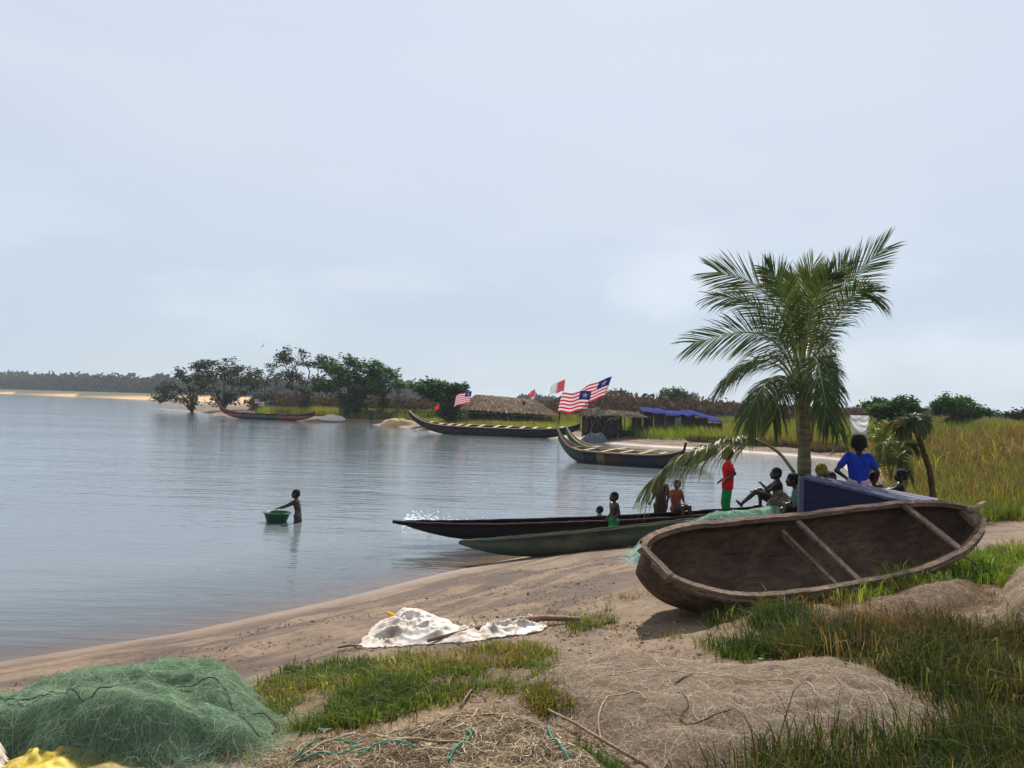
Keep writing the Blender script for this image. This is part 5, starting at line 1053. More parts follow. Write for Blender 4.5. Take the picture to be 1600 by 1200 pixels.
        if w_ == 'skirt':
            C(m, V['hiL'], V['hiR'], .082, .082); C(m, V['pel'], V['pel'].lerp(V['wai'], .6), .08, .07)
            for s in 'LR': C(m, V['hi'+s], V['kn'+s], .078, .072); C(m, V['hi'+s].lerp(V['pel'], .5), V['kn'+s].lerp(V['kn'+('R' if s == 'L' else 'L')], .4), .08, .075)
            C(m, V['knL'], V['knR'], .07, .07); C(m, V['knL'], V['anL'].lerp(V['knL'], .4), .066, .062); C(m, V['knR'], V['anR'].lerp(V['knR'], .4), .066, .062)
        if w_ == 'band': C(m, V['wai']+(V['hiL']-V['pel'])*.7+Vector((0, 0, -.055))*H, V['wai']+(V['hiR']-V['pel'])*.7+Vector((0, 0, -.055))*H, .074, .074)
        o = fin(m, {'tee': 'shirt', 'longshorts': 'shorts', 'band': 'waistband'}.get(w_, w_), mt, vx, 3)
    return e, V, k
def stand(px, Y, z=None):
    p = aty(px, 700, Y); p.z = gz(p.x, p.y) if z is None else z; return p
PI = math.pi
# child wading with a green basin
wp = aty(465, 811, 17.3); wz = -.42; HW = 1.10
person('bare child wading thigh deep, pushing a floating green basin to the left', (wp.x, wp.y, wz), HW, PI, dict(che=(.03, 0, .72), neck=(.035, 0, .80), head=(.055, 0, .905), shL=(.04, .10, .785), shR=(.04, -.10, .785), elL=(.19, .12, .70), elR=(.17, -.13, .68), haL=(.35, .08, .64), haR=(.31, -.14, .625), knL=(.03, .06, .27), knR=(-.06, -.06, .27), anR=(-.1, -.06, .05)), hf=1.12, nod=.1)
M['basin'] = mk('green_plastic', rgb(8, 66, 38), rgb(12, 82, 46), 3, .4, spec=.4)
bp_ = aty(432, 811, 17.25); bs_ = empty('basin', (bp_.x, bp_.y, -.03), 0, 'green plastic basin floating in front of the wading child', 'basin'); bs_.rotation_euler = (0, R(2), 0)
MB().lathe([(.001, .0), (.185, .0), (.22, .08), (.265, .22), (.268, .225), (.26, .225), (.21, .08), (.18, .012), (.001, .012)], 32).build('bowl', M['basin'], bs_, True)
MB().lathe([(.262, .215), (.30, .222), (.30, .232), (.262, .23), (.262, .215)], 32).build('rim', M['basin'], bs_, True)
# swimmer behind the tip of the black canoe, in white splashing water
sp_ = aty(672, 808, 17.2)
person('swimmer with only the head above the splashing water behind the black canoe', (sp_.x, sp_.y, -1.02), 1.15, PI*.9, dict(shL=(.03, .16, .80), elL=(.12, .2, .84), haL=(.22, .12, .86)), hf=1.05)
sr = np.random.default_rng(5); ns_ = 3000; tt = np.abs(sr.normal(0, .42, ns_)); sx_ = sp_.x-.42+sr.exponential(.5, ns_)*1.0-.1; k_ = sx_ < sp_.x+2.5; sx_ = sx_[k_]; ns_ = len(sx_)
zz_ = np.abs(sr.normal(0, .05, ns_))+.003+(sr.uniform(size=ns_) < .10)*sr.uniform(0, .26, ns_)*np.exp(-np.abs(sx_-sp_.x)*1.2); P = np.stack([sx_, sp_.y+sr.normal(0, .22, ns_), zz_], 1)
V_, F_, C_ = quads(P, sr.uniform(.014, .044, ns_), np.full((ns_, 3), .8), 1.4, .6, 9); M['foam'] = flat('white_water', (.85, .88, .92, 1), .3, .4)
tag(mesh_np('splash', V_, F_, M['foam']), 'white splashes and foam around the swimmer', 'splash', kind='stuff')
# walker on the far spit
q = stand(579, 83.5); q.z = gz(q.x, q.y)
person('dark figure walking along the far shore between the white sheet and sand mound', q, 1.42, R(-60), dict(knL=(.09, .05, .28), anL=(.10, .05, .05), knR=(-.02, -.05, .28), anR=(-.16, -.05, .07), haL=(.02, .17, .5), elR=(.02, -.16, .86), haR=(.02, -.10, .99)), (('shirt', 'black'), ('shorts', 'black')), vox=.02)
# children at the canoes
q = aty(937, 810, 17.6); person('small child behind the black canoe with only the head showing', (q.x, q.y, -.46), .92, R(150), dict(), hf=1.2)
q = aty(959, 810, 14.75); person('small bare chested child in bright green shorts standing between the canoes', (q.x, q.y, .06), 1.0, R(205), dict(elL=(-.03, .13, .65), haL=(.06, .10, .55), elR=(-.03, -.13, .65), haR=(.06, -.10, .55), knL=(.05, .05, .28)), (('shorts', 'green'),), hf=1.18)
q = aty(1032, 800, 16.5); person('standing figure in dark clothes half hidden behind the drooping palm frond', (q.x, q.y, .02), 1.26, R(120), dict(elL=(.0, .15, .64), haL=(.1, .12, .55)), (('tee', 'maroon'), ('shorts', 'maroon')))
SIT = dict(pel=(0, 0, .08), wai=(-.02, 0, .17), che=(-.03, 0, .29), neck=(-.02, 0, .37), head=(.0, 0, .475), hiL=(0, .055, .075), hiR=(0, -.055, .075), shL=(-.02, .10, .355), shR=(-.02, -.10, .355),
           knL=(.22, .08, .12), knR=(.22, -.08, .12), anL=(.22, .08, -.10), anR=(.22, -.08, -.10), elL=(.02, .14, .21), elR=(.02, -.14, .21), haL=(.14, .08, .15), haR=(.14, -.08, .15))
q = aty(1057, 800, 15.85); person('small child in rust patterned shirt sitting on the rim of the black canoe', (q.x, q.y, .60), 1.12, R(-55), dict(SIT), (('tee', 'orange_shirt'), ('shorts', 'maroon')), hf=1.12, headturn=R(-60))
q = aty(1136, 795, 15.9); person('child in red shirt and green shorts standing in the canoe, head behind palm leaflets', (q.x, q.y, .42), 1.42, R(165), dict(wai=(-.01, 0, .63), shL=(.0, .10, .80), elL=(-.09, .13, .68), haL=(.03, .13, .58), elR=(-.05, -.15, .66), haR=(.09, -.1, .56), knL=(.03, .05, .27)), (('tee', 'red'), ('longshorts', 'green')), hf=1.05)
q = aty(1213, 795, 14.6); s9 = dict(SIT); s9.update(knL=(.30, .05, .23), anL=(.50, .04, .045), knR=(.20, -.09, .24), anR=(.19, -.10, .03), shL=(.02, .1, .36), elL=(.14, .11, .245), haL=(.22, .06, .33), elR=(.14, -.12, .23), haR=(.28, -.08, .225), che=(-.01, 0, .29), toL=(.56, .04, .10), head=(.02, 0, .475))
person('seated child in black with one leg stretched along the canoe, hand raised', (q.x, q.y, .88), 1.28, PI, s9, (('vest', 'black'), ('shorts', 'black')), hf=1.08)
q = aty(1247, 800, 12.95); s10 = dict(SIT); s10.update(knL=(.15, .07, .19), anL=(.20, .07, .0), knR=(.12, -.10, .18), anR=(.16, -.10, -.02), shL=(.03, .1, .35), neck=(.03, 0, .37), head=(.075, 0, .47), che=(.0, 0, .28))
person('person in faded teal top sitting against the palm, face in profile', (q.x, q.y, .88), 1.36, PI, s10, (('shirt', 'teal'), ('shorts', 'black')), hf=1.02, hair='braids')
# woman with bucket
q = stand(1342, 12.4); HW = 1.60; WZ = q.z
person('woman in blue shirt and white skirt, hand on hip, carrying a bucket on her head', q, HW, R(75), dict(head=(.0, 0, .905), shL=(0, .092, .80), shR=(0, -.092, .80), elL=(-.05, .20, .665), haL=(.0, .11, .60), elR=(-.02, -.165, .66), haR=(.03, -.14, .535), hiL=(0, .062, .5), hiR=(0, -.062, .5)), (('tee', 'blue'), ('skirt', 'white_cloth'), ('band', 'pattern')), hf=1.04, hair='afro', sk=.9)
M['bucket'] = mk('translucent_white_plastic', rgb(206, 208, 214), rgb(222, 224, 230), 2, .35, spec=.5); mb_, t_, bs_p, _ = M['bucket'], M['bucket'].node_tree, M['bucket'].node_tree.nodes['Principled BSDF'], None
bs_p.inputs['Alpha'].default_value = .55; bs_p.inputs['Transmission Weight'].default_value = .0
tb_ = t_.nodes.new('ShaderNodeBsdfTranslucent'); tb_.inputs[0].default_value = (.9, .9, .92, 1); mb2 = t_.nodes.new('ShaderNodeMixShader'); mb2.inputs[0].default_value = .5; t_.links.new(bs_p.outputs[0], mb2.inputs[1]); t_.links.new(tb_.outputs[0], mb2.inputs[2]); tp3 = t_.nodes.new('ShaderNodeBsdfTransparent'); mb3 = t_.nodes.new('ShaderNodeMixShader'); mb3.inputs[0].default_value = .28; t_.links.new(mb2.outputs[0], mb3.inputs[1]); t_.links.new(tp3.outputs[0], mb3.inputs[2]); t_.links.new(mb3.outputs[0], t_.nodes['Material Output'].inputs[0])
bl = Vector((q.x, q.y+.0, WZ+HW*1.005)); BU = empty('bucket', bl, 0, 'translucent white bucket with reddish contents on the head of the woman', 'bucket')
MB().lathe([(.0, 0), (.105, 0), (.132, .27), (.137, .27), (.137, .285), (.128, .285), (.10, .008), (.0, .008)], 28).build('tub', M['bucket'], BU, True)
MB().lathe([(.133, .225), (.142, .23), (.142, .24), (.133, .245)], 28).build('rim', M['bucket'], BU, True)
MB().tube([(-.14, -.03, .235), (-.09, -.13, .19), (.0, -.15, .13), (.09, -.12, .09), (.135, -.03, .12)], .003, 5).build('handle', M['greycloth'], BU, True)
rr = random.Random(8)
M['fruit'] = mk('red_orange_fruit', rgb(176, 60, 40), rgb(210, 120, 70), 20, .5)
for i in range(14): a = rr.uniform(0, 6.28); r_ = rr.uniform(0, .065); MB().ell((math.cos(a)*r_, math.sin(a)*r_, rr.uniform(.035, .085)), (.032, .03, .028), None, 10, 7).build('fruit', M['fruit'], BU, True)
# companions
q = stand(1366, 12.45); person('small brown child standing close at the right hip of the woman in blue', (q.x, q.y, q.z-.02), 1.07, R(80), dict(), (('vest', 'maroon'), ('shorts', 'maroon')), hf=1.15)
q = stand(1409, 12.5); person('bare shouldered child leaning an arm on the blue boat deck at right', (q.x, q.y, q.z), 1.06, R(170), dict(shL=(.02, .10, .80), elL=(.13, .10, .74), haL=(.27, .06, .70), elR=(.12, -.12, .72), haR=(.24, -.06, .69)), (('shorts', 'maroon'),), hf=1.15, hair='braids')
q = stand(1284, 13.9); person('person wearing a dark and yellow headscarf seated behind the blue boat', (q.x, q.y, q.z+.38), 1.4, R(-60), dict(SIT), (('shirt', 'yellow_cloth'), ('skirt', 'maroon')), hair=None)
hs_ = MB(); hs_.ell((0, 0, 0), (.105, .10, .12)); hs_.ell((.03, -.02, -.06), (.12, .12, .08))
sc_ = hs_.build('headscarf', M['yellow_cloth'], None, True); sc_.location = (q.x, q.y, q.z+.38+1.4*.49); tag(sc_, 'dark and yellow headscarf wrapped round the head left of the woman in blue', 'headscarf')
q = stand(1300, 13.6); person('dark haired person crouching low behind the blue boat beside the headscarf', (q.x, q.y, q.z+.27), 1.4, R(-110), dict(SIT), (('shirt', 'black'), ('skirt', 'black')), hair='short')
q = stand(1325, 12.7); person('person in bright orange top bent low at the left of the woman in blue', (q.x, q.y, q.z+.34), 1.25, R(150), dict(SIT, che=(.06, 0, .25), neck=(.11, 0, .30), head=(.19, 0, .34), shL=(.09, .1, .30), shR=(.09, -.1, .30)), (('shirt', 'orange'), ('skirt', 'maroon')), hair='short')
for i, (px, Y, H_, lab) in enumerate(((1023, 60.6, 1.2, 'dark figure sitting in the shelter opening, nearer the blue tarpaulin'), (1004, 60.8, 1.0, 'dark figure sitting in the shelter opening, nearer the grey cloth'))):
    q = stand(px, Y); person(lab, (q.x, q.y, q.z+.3), H_, R(180-60*i), dict(SIT), (('shirt', 'black'), ('shorts', 'black')), vox=.02)
q = stand(947, 59.4); person('dark figure standing at the left corner of the thatched shelter', q, 1.45, R(-100), None, (('shirt', 'black'), ('trousers', 'black')), vox=.02)

# ------------------------------------------------------------------ nets, sacks, rope
def netmat(name, c1, c2, scale=60, lo=.42, hi=.6, amin=.15, amax=.9):
    m, t, bs, o_ = newmat(name); n = nodes_noise(t, scale, 5, .7, (1, 1, 1)); nl = nodes_noise(t, 5, 5, .65); nf = nodes_noise(t, 9, 4, .6, (1, 3.5, 1), dist=1.2)
    c = ramp(t, nl.outputs[0], [(.32, c1), (.68, c2)]).outputs[0]; c = mixc(t, .5, c, ramp(t, nf.outputs[0], [(.3, c1), (.7, c2)]).outputs[0])
    t.links.new(c, bs.inputs['Base Color']); bs.inputs['Roughness'].default_value = .8; bs.inputs['Specular IOR Level'].default_value = .2; bump(t, bs, n.outputs[0], .8, .02)
    e = t.nodes.new('ShaderNodeAttribute'); e.attribute_name = 'edge'
    a = ramp(t, n.outputs[0], [(lo, (amin,)*3+(1,)), (hi, (amax,)*3+(1,))]).outputs[0]
    tr = t.nodes.new('ShaderNodeBsdfTranslucent'); t.links.new(c, tr.inputs[0]); m0 = t.nodes.new('ShaderNodeMixShader'); m0.inputs[0].default_value = .35; t.links.new(bs.outputs[0], m0.inputs[1]); t.links.new(tr.outputs[0], m0.inputs[2])
    tp = t.nodes.new('ShaderNodeBsdfTransparent'); ms = t.nodes.new('ShaderNodeMixShader'); t.links.new(mathn(t, 'MULTIPLY', a, e.outputs['Fac']), ms.inputs[0]); t.links.new(tp.outputs[0], ms.inputs[1]); t.links.new(m0.outputs[0], ms.inputs[2]); t.links.new(ms.outputs[0], o_.inputs[0])
    return m
def net(name, label, poly, h, mat, pal, nthr, seed, edge=.22, tw=.0018, tl=(.12, .45), layers=((1, 1), (.55, 1)), fold=2.0, res=.022, zoff=0.0, ropes=(), lump=.65, cat='net', base=None, clip_t=1.0):
    poly = np.asarray(poly, float); lo = poly.min(0)-.05; hi = poly.max(0)+.05; nx = int((hi[0]-lo[0])/res)+2; ny = int((hi[1]-lo[1])/res)+2
    gx, gy = np.meshgrid(np.linspace(lo[0], hi[0], nx), np.linspace(lo[1], hi[1], ny), indexing='ij')
    bz = (lambda x, y: gh(x, y)+zoff) if base is None else base
    def hf(x, y):
        d, _ = sdist(x, y, poly); d = -d+.10*(fbm(x*7, y*7, seed, 3)-.5); u = np.clip(d/edge, 0, 1); prof = 1-(1-u)**2
        big = fbm(x*1.6, y*2.4, seed+1, 3); rid = 1-np.abs(2*fbm(x*fold+1.4*fbm(x*2, y*2, seed+5), y*fold*1.9, seed+2, 4)-1); fine = fbm(x*16, y*16, seed+3, 3)
        return h*prof*((1-lump)+lump*big*1.5)+prof*h*.5*(rid-.7)+prof*h*.14*(fine-.5), np.clip(d/(edge*.8), 0, 1)
    Hh, ed = hf(gx, gy); e = empty(name, (0, 0, 0), 0, label, cat); ctr = Vector((poly[:, 0].mean(), poly[:, 1].mean(), 0)); ctr.z = float(bz(np.array([ctr.x]), np.array([ctr.y]))[0]); e.location = ctr; cv = np.array(ctr)
    I = np.arange(nx*ny).reshape(nx, ny); F = np.stack([I[:-1, :-1], I[1:, :-1], I[1:, 1:], I[:-1, 1:]], -1).reshape(-1, 4); kp = (ed.ravel()[F] > 0).all(1); F = F[kp]; B0 = bz(gx, gy)
    for f, al in layers:
        mesh_np('mesh_folds', np.stack([gx, gy, B0+Hh*f+.004], -1).reshape(-1, 3)-cv, F, mat, e, smooth=True, attrs={'edge': (ed*al).ravel()})
    r = np.random.default_rng(seed+9); n = nthr; st = []; c = 0
    while c < n: q = r.uniform(lo, hi, (n*2, 2)); k = inside(q[:, 0], q[:, 1], poly); st.append(q[k]); c += k.sum()
    p = np.concatenate(st)[:n]; a = r.uniform(0, 2*PI, n); cu = r.normal(0, 1.0, n); seg = 7; L = r.uniform(*tl, n)/seg; f = np.clip(r.uniform(.5, 1.12, n), 0, 9); pts = []
    for i in range(seg+1):
        hh, _ = hf(p[:, 0], p[:, 1]); z = bz(p[:, 0], p[:, 1])+hh*f+.006+r.normal(0, .004, n); pts.append(np.stack([p[:, 0], p[:, 1], z], 1)); a = a+cu*.45+r.normal(0, .3, n); p = p+np.stack([np.cos(a), np.sin(a)], 1)*L[:, None]
    P = np.stack(pts, 1); T = np.gradient(P, axis=1); s = np.cross(T, r.normal(size=(n, 1, 3))); s /= np.linalg.norm(s, axis=2)[..., None]+1e-9; s *= tw*r.uniform(.5, 1.5, (n, 1, 1))/2
    V = np.stack([P-s, P+s], 2).reshape(-1, 3); b0 = (np.arange(n)*(seg+1)*2)[:, None, None]; k = (np.arange(seg)*2)[None, :, None]; F = (b0+k+np.array([0, 1, 3, 2])[None, None, :]).reshape(-1, 4)
    pl = np.array([q[:3] for q in pal]); cc = np.repeat(pl[r.integers(0, len(pl), n)]*np.exp(r.normal(0, .22, (n, 1))), (seg+1)*2, 0)
    tag(mesh_np('threads', V-cv, F, M['thread'], e, cc), kind='stuff')
    for rp, rad, mt in ropes:
        Cc = catmull([(*tuple(atz(px, py, .75))[:2], 0) for px, py in rp], 40); hh, _ = hf(Cc[:, 0], Cc[:, 1]); Cc[:, 2] = bz(Cc[:, 0], Cc[:, 1])+np.maximum(hh, 0)*1.03+rad*1.2+.01
        MB().tube([tuple(q-cv) for q in Cc], rad, 5).build('rope', mt, e, True)
    return e
def ppoly(pts, z=None):
    out = []
    for px, py in pts:
        zz = .7
        for _ in range(6): p = atz(px, py, zz); zz = gz(p.x, p.y) if z is None else z
        out.append((p.x, p.y))
    return np.array(out)
GN1, GN2 = rgb(76, 106, 76), rgb(154, 184, 148)
gm = netmat('green_net', GN1, GN2, 45, .35, .6, .3, .95); ropeb = mk('dark_rope', rgb(36, 40, 34), rgb(60, 62, 50), 30, .9); ropet = mk('tan_rope', rgb(150, 126, 98), rgb(186, 162, 130), 40, .9, 200, .6, .003); ropeg = mk('teal_rope', rgb(14, 120, 98), rgb(30, 150, 126), 30, .8)
net('green_net', 'large heap of fine green fishing net at the lower left', ppoly([(-200, 1150), (0, 1118), (110, 1092), (180, 1075), (260, 1062), (350, 1066), (405, 1090), (432, 1130), (436, 1165), (400, 1186), (340, 1192), (250, 1204), (120, 1208), (0, 1200), (-220, 1230)]), .27,
    gm, [rgb(104, 138, 104), rgb(140, 170, 138), rgb(84, 114, 84), rgb(170, 190, 164)], 17000, 101, edge=.42, tw=.00105, layers=((1, 1), (.82, 1), (.55, 1)), ropes=(([(105, 1125), (150, 1105), (210, 1090), (250, 1082), (290, 1092), (340, 1090), (370, 1120), (405, 1150)], .004, ropeb), ([(0, 1115), (40, 1125), (90, 1115), (130, 1140), (170, 1130)], .004, ropeb), ([(395, 1110), (415, 1098), (432, 1110), (425, 1135)], .004, ropeb)))
BN1, BN2 = rgb(142, 124, 106), rgb(204, 184, 163)
bm_ = netmat('brown_net', BN1, BN2, 55, .4, .62, .12, .8); bth = [rgb(170, 151, 130), rgb(188, 169, 148), rgb(146, 126, 106), rgb(204, 188, 168)]
net('brown_net', 'wide flat spread of pale brown fishing net in the right foreground', ppoly([(800, 1075), (870, 1035), (960, 1022), (1060, 1035), (1150, 1040), (1250, 1032), (1330, 1040), (1400, 1068), (1450, 1110), (1440, 1150), (1330, 1150), (1220, 1170), (1150, 1195), (1060, 1215), (985, 1180), (930, 1150), (860, 1110)]), .125,
    bm_, bth, 17000, 102, edge=.5, tw=.0013, ropes=(([(930, 1075), (960, 1068), (1000, 1066), (1050, 1075), (1110, 1082), (1160, 1090), (1220, 1085)], .0045, ropet), ([(945, 1160), (935, 1130), (950, 1108), (985, 1104), (1010, 1120)], .0055, ropet), ([(1060, 1110), (1075, 1130), (1062, 1145), (1090, 1150), (1140, 1142)], .004, ropeb), ([(1230, 1085), (1260, 1100), (1275, 1118)], .005, ropet), ([(1270, 1042), (1310, 1050), (1322, 1070)], .005, ropeb)))
net('brown_net', 'long low band of brown net lying in the grass below the tilted dugout', ppoly([(1260, 985), (1330, 955), (1400, 930), (1480, 915), (1530, 915), (1540, 945), (1460, 965), (1380, 985), (1290, 1005)]), .14, bm_, [rgb(150, 120, 92), rgb(130, 104, 78)], 3500, 103, edge=.3)
net('brown_net', 'rounded heap of brown net at the right edge of the picture', ppoly([(1560, 930), (1590, 905), (1640, 900), (1700, 930), (1690, 975), (1600, 985), (1562, 965)]), .30, bm_, bth, 2500, 104, edge=.3)
net('rope_tangle', 'tangle of tan twine and netting with teal cord at the bottom centre', ppoly([(440, 1175), (560, 1162), (660, 1142), (740, 1122), (830, 1136), (900, 1165), (960, 1215), (980, 1260), (420, 1260)]), .11,
    netmat('tan_net', rgb(116, 98, 74), rgb(184, 162, 132), 70, .4, .6, .3, .95), [rgb(190, 170, 138), rgb(164, 142, 112), rgb(140, 118, 90), rgb(212, 196, 168), rgb(120, 108, 90)], 11000, 105, edge=.25, tw=.0034, tl=(.08, .3), cat='rope',
    ropes=(([(455, 1188), (490, 1172), (530, 1170), (560, 1180), (520, 1190), (470, 1196)], .004, ropeg), ([(470, 1192), (520, 1168), (560, 1160), (600, 1172)], .005, ropet), ([(690, 1125), (720, 1118), (745, 1130), (735, 1150)], .006, ropet), ([(640, 1170), (700, 1150), (780, 1140), (840, 1160)], .005, ropet), ([(850, 1150), (862, 1175), (880, 1200), (900, 1215)], .005, ropeg), ([(700, 1205), (715, 1190), (735, 1175), (728, 1168)], .006, ropeg), ([(600, 1188), (660, 1180), (720, 1182), (760, 1200)], .005, ropet), ([(560, 1196), (600, 1184), (650, 1192)], .005, ropeg)))
# pale green net over the green canoe and on the sand by the dugout
pg = netmat('pale_green_net', rgb(90, 140, 118), rgb(176, 212, 192), 40, .35, .6, .15, .8)
def canoe_top(x, y): return np.full(np.shape(x), .0)+.70+(np.asarray(x)-2.6)*.10
cp = np.array([tuple(aty(px, py, 13.6+dy))[:2] for px, py, dy in ((1080, 826, -.2), (1110, 815, .15), (1160, 805, .3), (1225, 805, .25), (1240, 815, 0), (1200, 825, -.25), (1120, 828, -.28))])
net('pale_net', 'pale green net draped over the middle of the mossy canoe behind the dugout', cp, .16, pg, [rgb(150, 196, 176), rgb(190, 222, 206)], 2500, 106, edge=.3, tw=.003, base=canoe_top)
net('pale_net', 'small pale green net on the sand at the left end of the dugout', ppoly([(985, 868), (1000, 845), (1040, 832), (1075, 838), (1060, 862), (1030, 880), (995, 885)]), .16, pg, [rgb(150, 196, 186), rgb(200, 226, 220)], 2200, 107, edge=.2, tw=.003)
gh2 = netmat('grey_brown_net', rgb(70, 62, 52), rgb(132, 122, 104), 30, .4, .6, .5, 1)
gp_ = np.array([tuple(aty(px, 800, 13.9+dy))[:2] for px, dy in ((1188, 0), (1192, .35), (1215, .45), (1245, .3), (1250, -.1), (1215, -.4), (1192, -.25))])
net('grey_net', 'bundled grey brown net on the canoe end in front of the seated person', gp_, .40, gh2, [rgb(120, 112, 96), rgb(150, 140, 120), rgb(70, 62, 52)], 2200, 108, edge=.22, tw=.005, tl=(.06, .2), base=lambda x, y: np.full(np.shape(x), .72))
q = aty(1243, 814, 10.9); o = MB().add([(0, 0, 0), (.08, .02, 0), (.1, .1, .02), (.02, .1, .05), (.04, .05, .07)], [(0, 1, 4), (1, 2, 4), (2, 3, 4), (3, 0, 4), (3, 2, 1, 0)]).build('orange_rag', M['orange'], None); 
o.location = (q.x-.05, q.y, q.z); tag(o, 'bit of bright orange red cloth showing between the navy boat and the dugout rim', 'rag')

def crumple(name, label, poly, h, mat, seed, parent=None, edge=.15, res=.012, cat='sack', sharp=1.0, fs=2.6, zo=0.0, patch=None):
    poly = np.asarray(poly, float); lo = poly.min(0)-.03; hi = poly.max(0)+.03; nx = int((hi[0]-lo[0])/res)+2; ny = int((hi[1]-lo[1])/res)+2; gx, gy = np.meshgrid(np.linspace(lo[0], hi[0], nx), np.linspace(lo[1], hi[1], ny), indexing='ij')
    d, _ = sdist(gx, gy, poly); d = -d+.07*(fbm(gx*8, gy*8, seed, 3)-.5); u = np.clip(d/edge, 0, 1); prof = .35*u**.5+.65*(u*u*(3-2*u))
    wx = fbm(gx*4, gy*4, seed+6)*.7; r1_ = 1-np.abs(2*fbm(gx*fs+wx*3, gy*fs*1.5+wx*2, seed+1, 3)-1); r2_ = 1-np.abs(2*fbm(gx*fs*2.6+wx*4, gy*fs*2.2, seed+2, 3)-1); big = fbm(gx*2.2, gy*3, seed+3, 2)
    Z = gh(gx, gy)+zo+h*prof*(.45+.5*big)+prof*h*(1.0*(r1_**3-.35)+.6*(r2_**3-.35))*sharp+.004; I = np.arange(nx*ny).reshape(nx, ny); F = np.stack([I[:-1, :-1], I[1:, :-1], I[1:, 1:], I[:-1, 1:]], -1).reshape(-1, 4); kp = (d.ravel()[F] > 0).all(1)
    c = np.array([poly[:, 0].mean(), poly[:, 1].mean(), 0]); c[2] = gz(c[0], c[1]); o = mesh_np(name, np.stack([gx, gy, Z], -1).reshape(-1, 3)-c, F[kp], mat, parent, smooth=True); o.location = c; s_ = o.modifiers.new('thickness', 'SOLIDIFY'); s_.thickness = .006
    if label: tag(o, label, cat)
    return o
def sackmat(name, a, b, s): 
    m, t, bs, o_ = newmat(name); n = nodes_noise(t, 6, 6, .65); n2 = nodes_noise(t, 25, 5, .7); c = ramp(t, n.outputs[0], [(.36, s), (.5, a), (.68, b)]).outputs[0]
    t.links.new(c, bs.inputs['Base Color']); bs.inputs['Roughness'].default_value = .6; bs.inputs['Specular IOR Level'].default_value = .3; bump(t, bs, n2.outputs[0], .5, .01); return m
wsm = sackmat('white_woven_sack', rgb(188, 176, 164), rgb(218, 208, 198), rgb(146, 124, 104))
crumple('white_sack', 'crumpled white woven sacks heaped at left on the sand above the grass', ppoly([(556, 1012), (575, 990), (600, 968), (640, 962), (690, 966), (722, 985), (712, 1004), (650, 1010), (600, 1014)]), .09, wsm, 111, edge=.30, cat='sack')
crumple('white_sack', 'flat white sack lying under the pole, right half of the sack pile', ppoly([(690, 1004), (712, 982), (760, 984), (800, 974), (842, 968), (856, 978), (846, 990), (780, 998), (720, 1008)]), .085, wsm, 112, edge=.2, cat='sack')
q = ppoly([(612, 972)])[0]; o = MB().ell((0, 0, 0), (.06, .04, .02), Matrix.Rotation(.5, 3, 'Y'), 10, 6).build('yellow_wrapper', flat('yellow_plastic', rgb(232, 182, 70)), None, True); o.location = (q[0], q[1]-.02, gz(*q)+.075); tag(o, 'small orange yellow wrapper on the white sack heap', 'wrapper')
pa, pb_ = ppoly([(668, 1008), (905, 972)]); pole = MB(); pts = [Vector((*(pa*(1-t_)+pb_*t_), 0)) for t_ in (0, .25, .5, .75, 1)]
for i, p in enumerate(pts): p.z = gz(p.x, p.y)+(.035, .06, .085, .07, .03)[i]
tag(pole.tube(pts, [.014, .018, .024, .028, .020], 8, jit=.08).build('branch_pole', mk('bare_branch', rgb(112, 84, 66), rgb(150, 120, 98), 6, .85, 20, .5, .01, (4, 1, 1)), None, True), 'smooth brown branch laid across the white sacks', 'branch')
ysm = sackmat('yellow_woven_sack', rgb(190, 166, 52), rgb(216, 196, 82), rgb(140, 116, 40))
crumple('yellow_sack', 'yellow woven sack under the green net in the bottom left corner', ppoly([(-60, 1204), (40, 1188), (110, 1178), (165, 1180), (140, 1206), (60, 1240), (-60, 1250)]), .07, ysm, 113, edge=.16, zo=.01)
crumple('yellow_sack', 'duller olive yellow sack fold right of the brighter yellow sack', ppoly([(120, 1219), (140, 1196), (185, 1182), (205, 1188), (230, 1206), (190, 1240), (120, 1245)]), .06, sackmat('dull_yellow_sack', rgb(150, 134, 70), rgb(180, 164, 96), rgb(120, 98, 60)), 114, edge=.14, zo=.01)
crumple('white_rag', 'scrap of white cloth in the extreme bottom left corner', ppoly([(-40, 1225), (-10, 1196), (6, 1194), (10, 1206), (0, 1230)]), .06, wsm, 115, edge=.05, zo=.05, cat='rag')
# pale pole in the lower foreground and small sticks
pa, pb_ = ppoly([(856, 1122), (1010, 1212)]); pts = [Vector((*(pa*(1-t_)+pb_*t_), 0)) for t_ in (0, .3, .6, 1)]
for p in pts: p.z = gz(p.x, p.y)+.05
tag(MB().tube(pts, [.007, .009, .010, .011], 7, jit=.08).build('pale_pole', M['rim'], None, True), 'thin pale pole lying diagonally beside the brown net', 'pole')
for i, (a, b, lab) in enumerate((((1054, 1101), (1082, 1087), 'short dark stick lying on the wide brown net'), ((718, 1110), (746, 1072), 'pale dry stick on the sand right of the front grass patch'), ((528, 1016), (566, 1013), 'dark stick at the left foot of the white sacks'))):
    pa, pb_ = ppoly([a, b]); za, zb = gz(*pa)+(.13 if i == 0 else .02), gz(*pb_)+(.14 if i == 0 else .02); tag(MB().tube([(*pa, za), (*((pa+pb_)/2), (za+zb)/2+.012), (*pb_, zb)], .008, 6, jit=.15).build('stick', M['bark' if i != 1 else 'rim'], None, True), lab, 'stick')
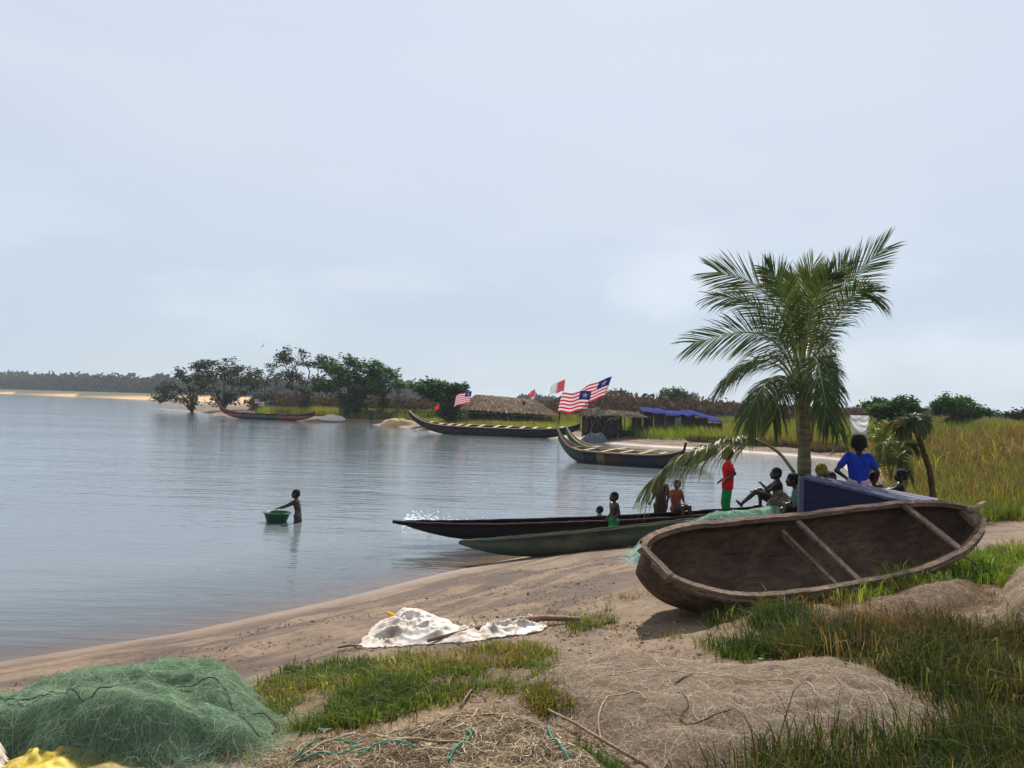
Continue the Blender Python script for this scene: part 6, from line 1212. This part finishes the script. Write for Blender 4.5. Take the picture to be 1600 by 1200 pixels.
# litter
for i, (px, py, s_, lab) in enumerate(((1264, 1003, .055, 'crushed white paper cup in the grass between the dugout and brown net'), (1384, 1011, .03, 'small cream scrap in tall grass right of the paper cup'), (766, 1052, .03, 'white scrap of plastic at the right side of the front grass'), (698, 1080, .04, 'twisted white plastic strip nearest the pale dry stick'), (548, 1155, .028, 'tiny white flake at the lower edge of the front grass, right one'), (505, 1152, .035, 'dirty white flake at the lower edge of the front grass, left one'), (1186, 1036, .03, 'clear bluish plastic scrap at the upper edge of the wide brown net'), (812, 1132, .03, 'white shell like scrap above the twine tangle'))):
    q = ppoly([(px, py)])[0]; rr = random.Random(i); mb = MB(); vs = [Vector((rr.uniform(-1, 1)*s_+.5*s_*a, rr.uniform(-.5, .5)*s_, rr.uniform(.1, 1)*s_*.9+.008)) for a in (-1, 1, 0, -1, 1, 0, .5)]
    for k_ in range(5): mb.add([vs[k_], vs[(k_+1) % 7], vs[(k_+2) % 7]], [(0, 1, 2)])
    mb.add([vs[0], vs[3], vs[5], vs[6]], [(0, 1, 2, 3)]); o = mb.build('litter', M['bucket'] if i == 6 else flat('litter_white%d' % i, rgb(226, 224, 226)), None); o.location = (q[0], q[1], gz(*q)+(.03 if i < 2 else .01)); tag(o, lab, 'litter')
    so = o.modifiers.new('thickness', 'SOLIDIFY'); so.thickness = .002
# loose bits on the beach: seaweed, twigs, leaf scraps
r = np.random.default_rng(77); BP = ppoly([(0, 1062), (300, 1005), (560, 945), (760, 895), (960, 868), (975, 950), (880, 955), (860, 960), (700, 955), (600, 960), (540, 1005), (430, 1020), (390, 1045), (0, 1105)])
q = scatter(BP, 1500, 78, lambda x, y: np.clip((fbm(x*1.2, y*3.0, 79, 4)-.5)*9, .06, 1)); q[:, 2] += .006
V_, F_, C_ = quads(q, r.uniform(.004, .018, len(q)), cvar(len(q), np.array([.085, .062, .048]), .5, 3), 3.0, .85, 80)
tag(mesh_np('beach_debris', V_, F_, M['straw'], colr=C_), 'scattered dark twigs and weed along the sandy shore', 'debris', kind='stuff')
q = scatter(np.array([(-3, 3.4), (4, 3.4), (6, 8.2), (.5, 9.2), (-2.5, 6.2)]), 6000, 81, lambda x, y: np.clip((fbm(x*1.5, y*1.5, 82, 4)-.42)*6, .1, 1)); q[:, 2] += .007
V_, F_, C_ = quads(q, r.uniform(.006, .022, len(q)), cvar(len(q), np.array([.16, .12, .07]), .5, 4), 3.0, .8, 83)
tag(mesh_np('dry_litter', V_, F_, M['straw'], colr=C_), 'dry leaf and straw bits on the sand in the foreground', 'debris', kind='stuff')
# sparse weeds over the bare sand
SP = np.array([(-1.9, 3.5), (4.6, 3.6), (7.0, 9.0), (4.8, 11.2), (.8, 8.6), (-1.0, 6.6)])
grass('sparse_grass', 'thin scattered blades and dry weeds over the bare sand', SP, 14000, (.02, .10), .0045, [c_(96, 104, 40), c_(124, 110, 56), c_(110, 80, 50), c_(150, 126, 84)], 2, 38, .7, .04, patchy(1.1, 45, .46))
# ------------------------------------------------------------------ the air
m = bpy.data.materials.new('pale_haze'); m.use_nodes = True; t = m.node_tree; t.nodes.clear(); o_ = t.nodes.new('ShaderNodeOutputMaterial'); pv = t.nodes.new('ShaderNodeVolumePrincipled')
pv.inputs['Color'].default_value = (.80, .88, 1, 1); pv.inputs['Density'].default_value = .00028; pv.inputs['Anisotropy'].default_value = .2; t.links.new(pv.outputs[0], o_.inputs['Volume'])
hz = MB().box((0, 1240, 6.0), (7000, 2640, 18)).build('haze', m); tag(hz, 'pale sea haze', 'haze', kind='stuff')
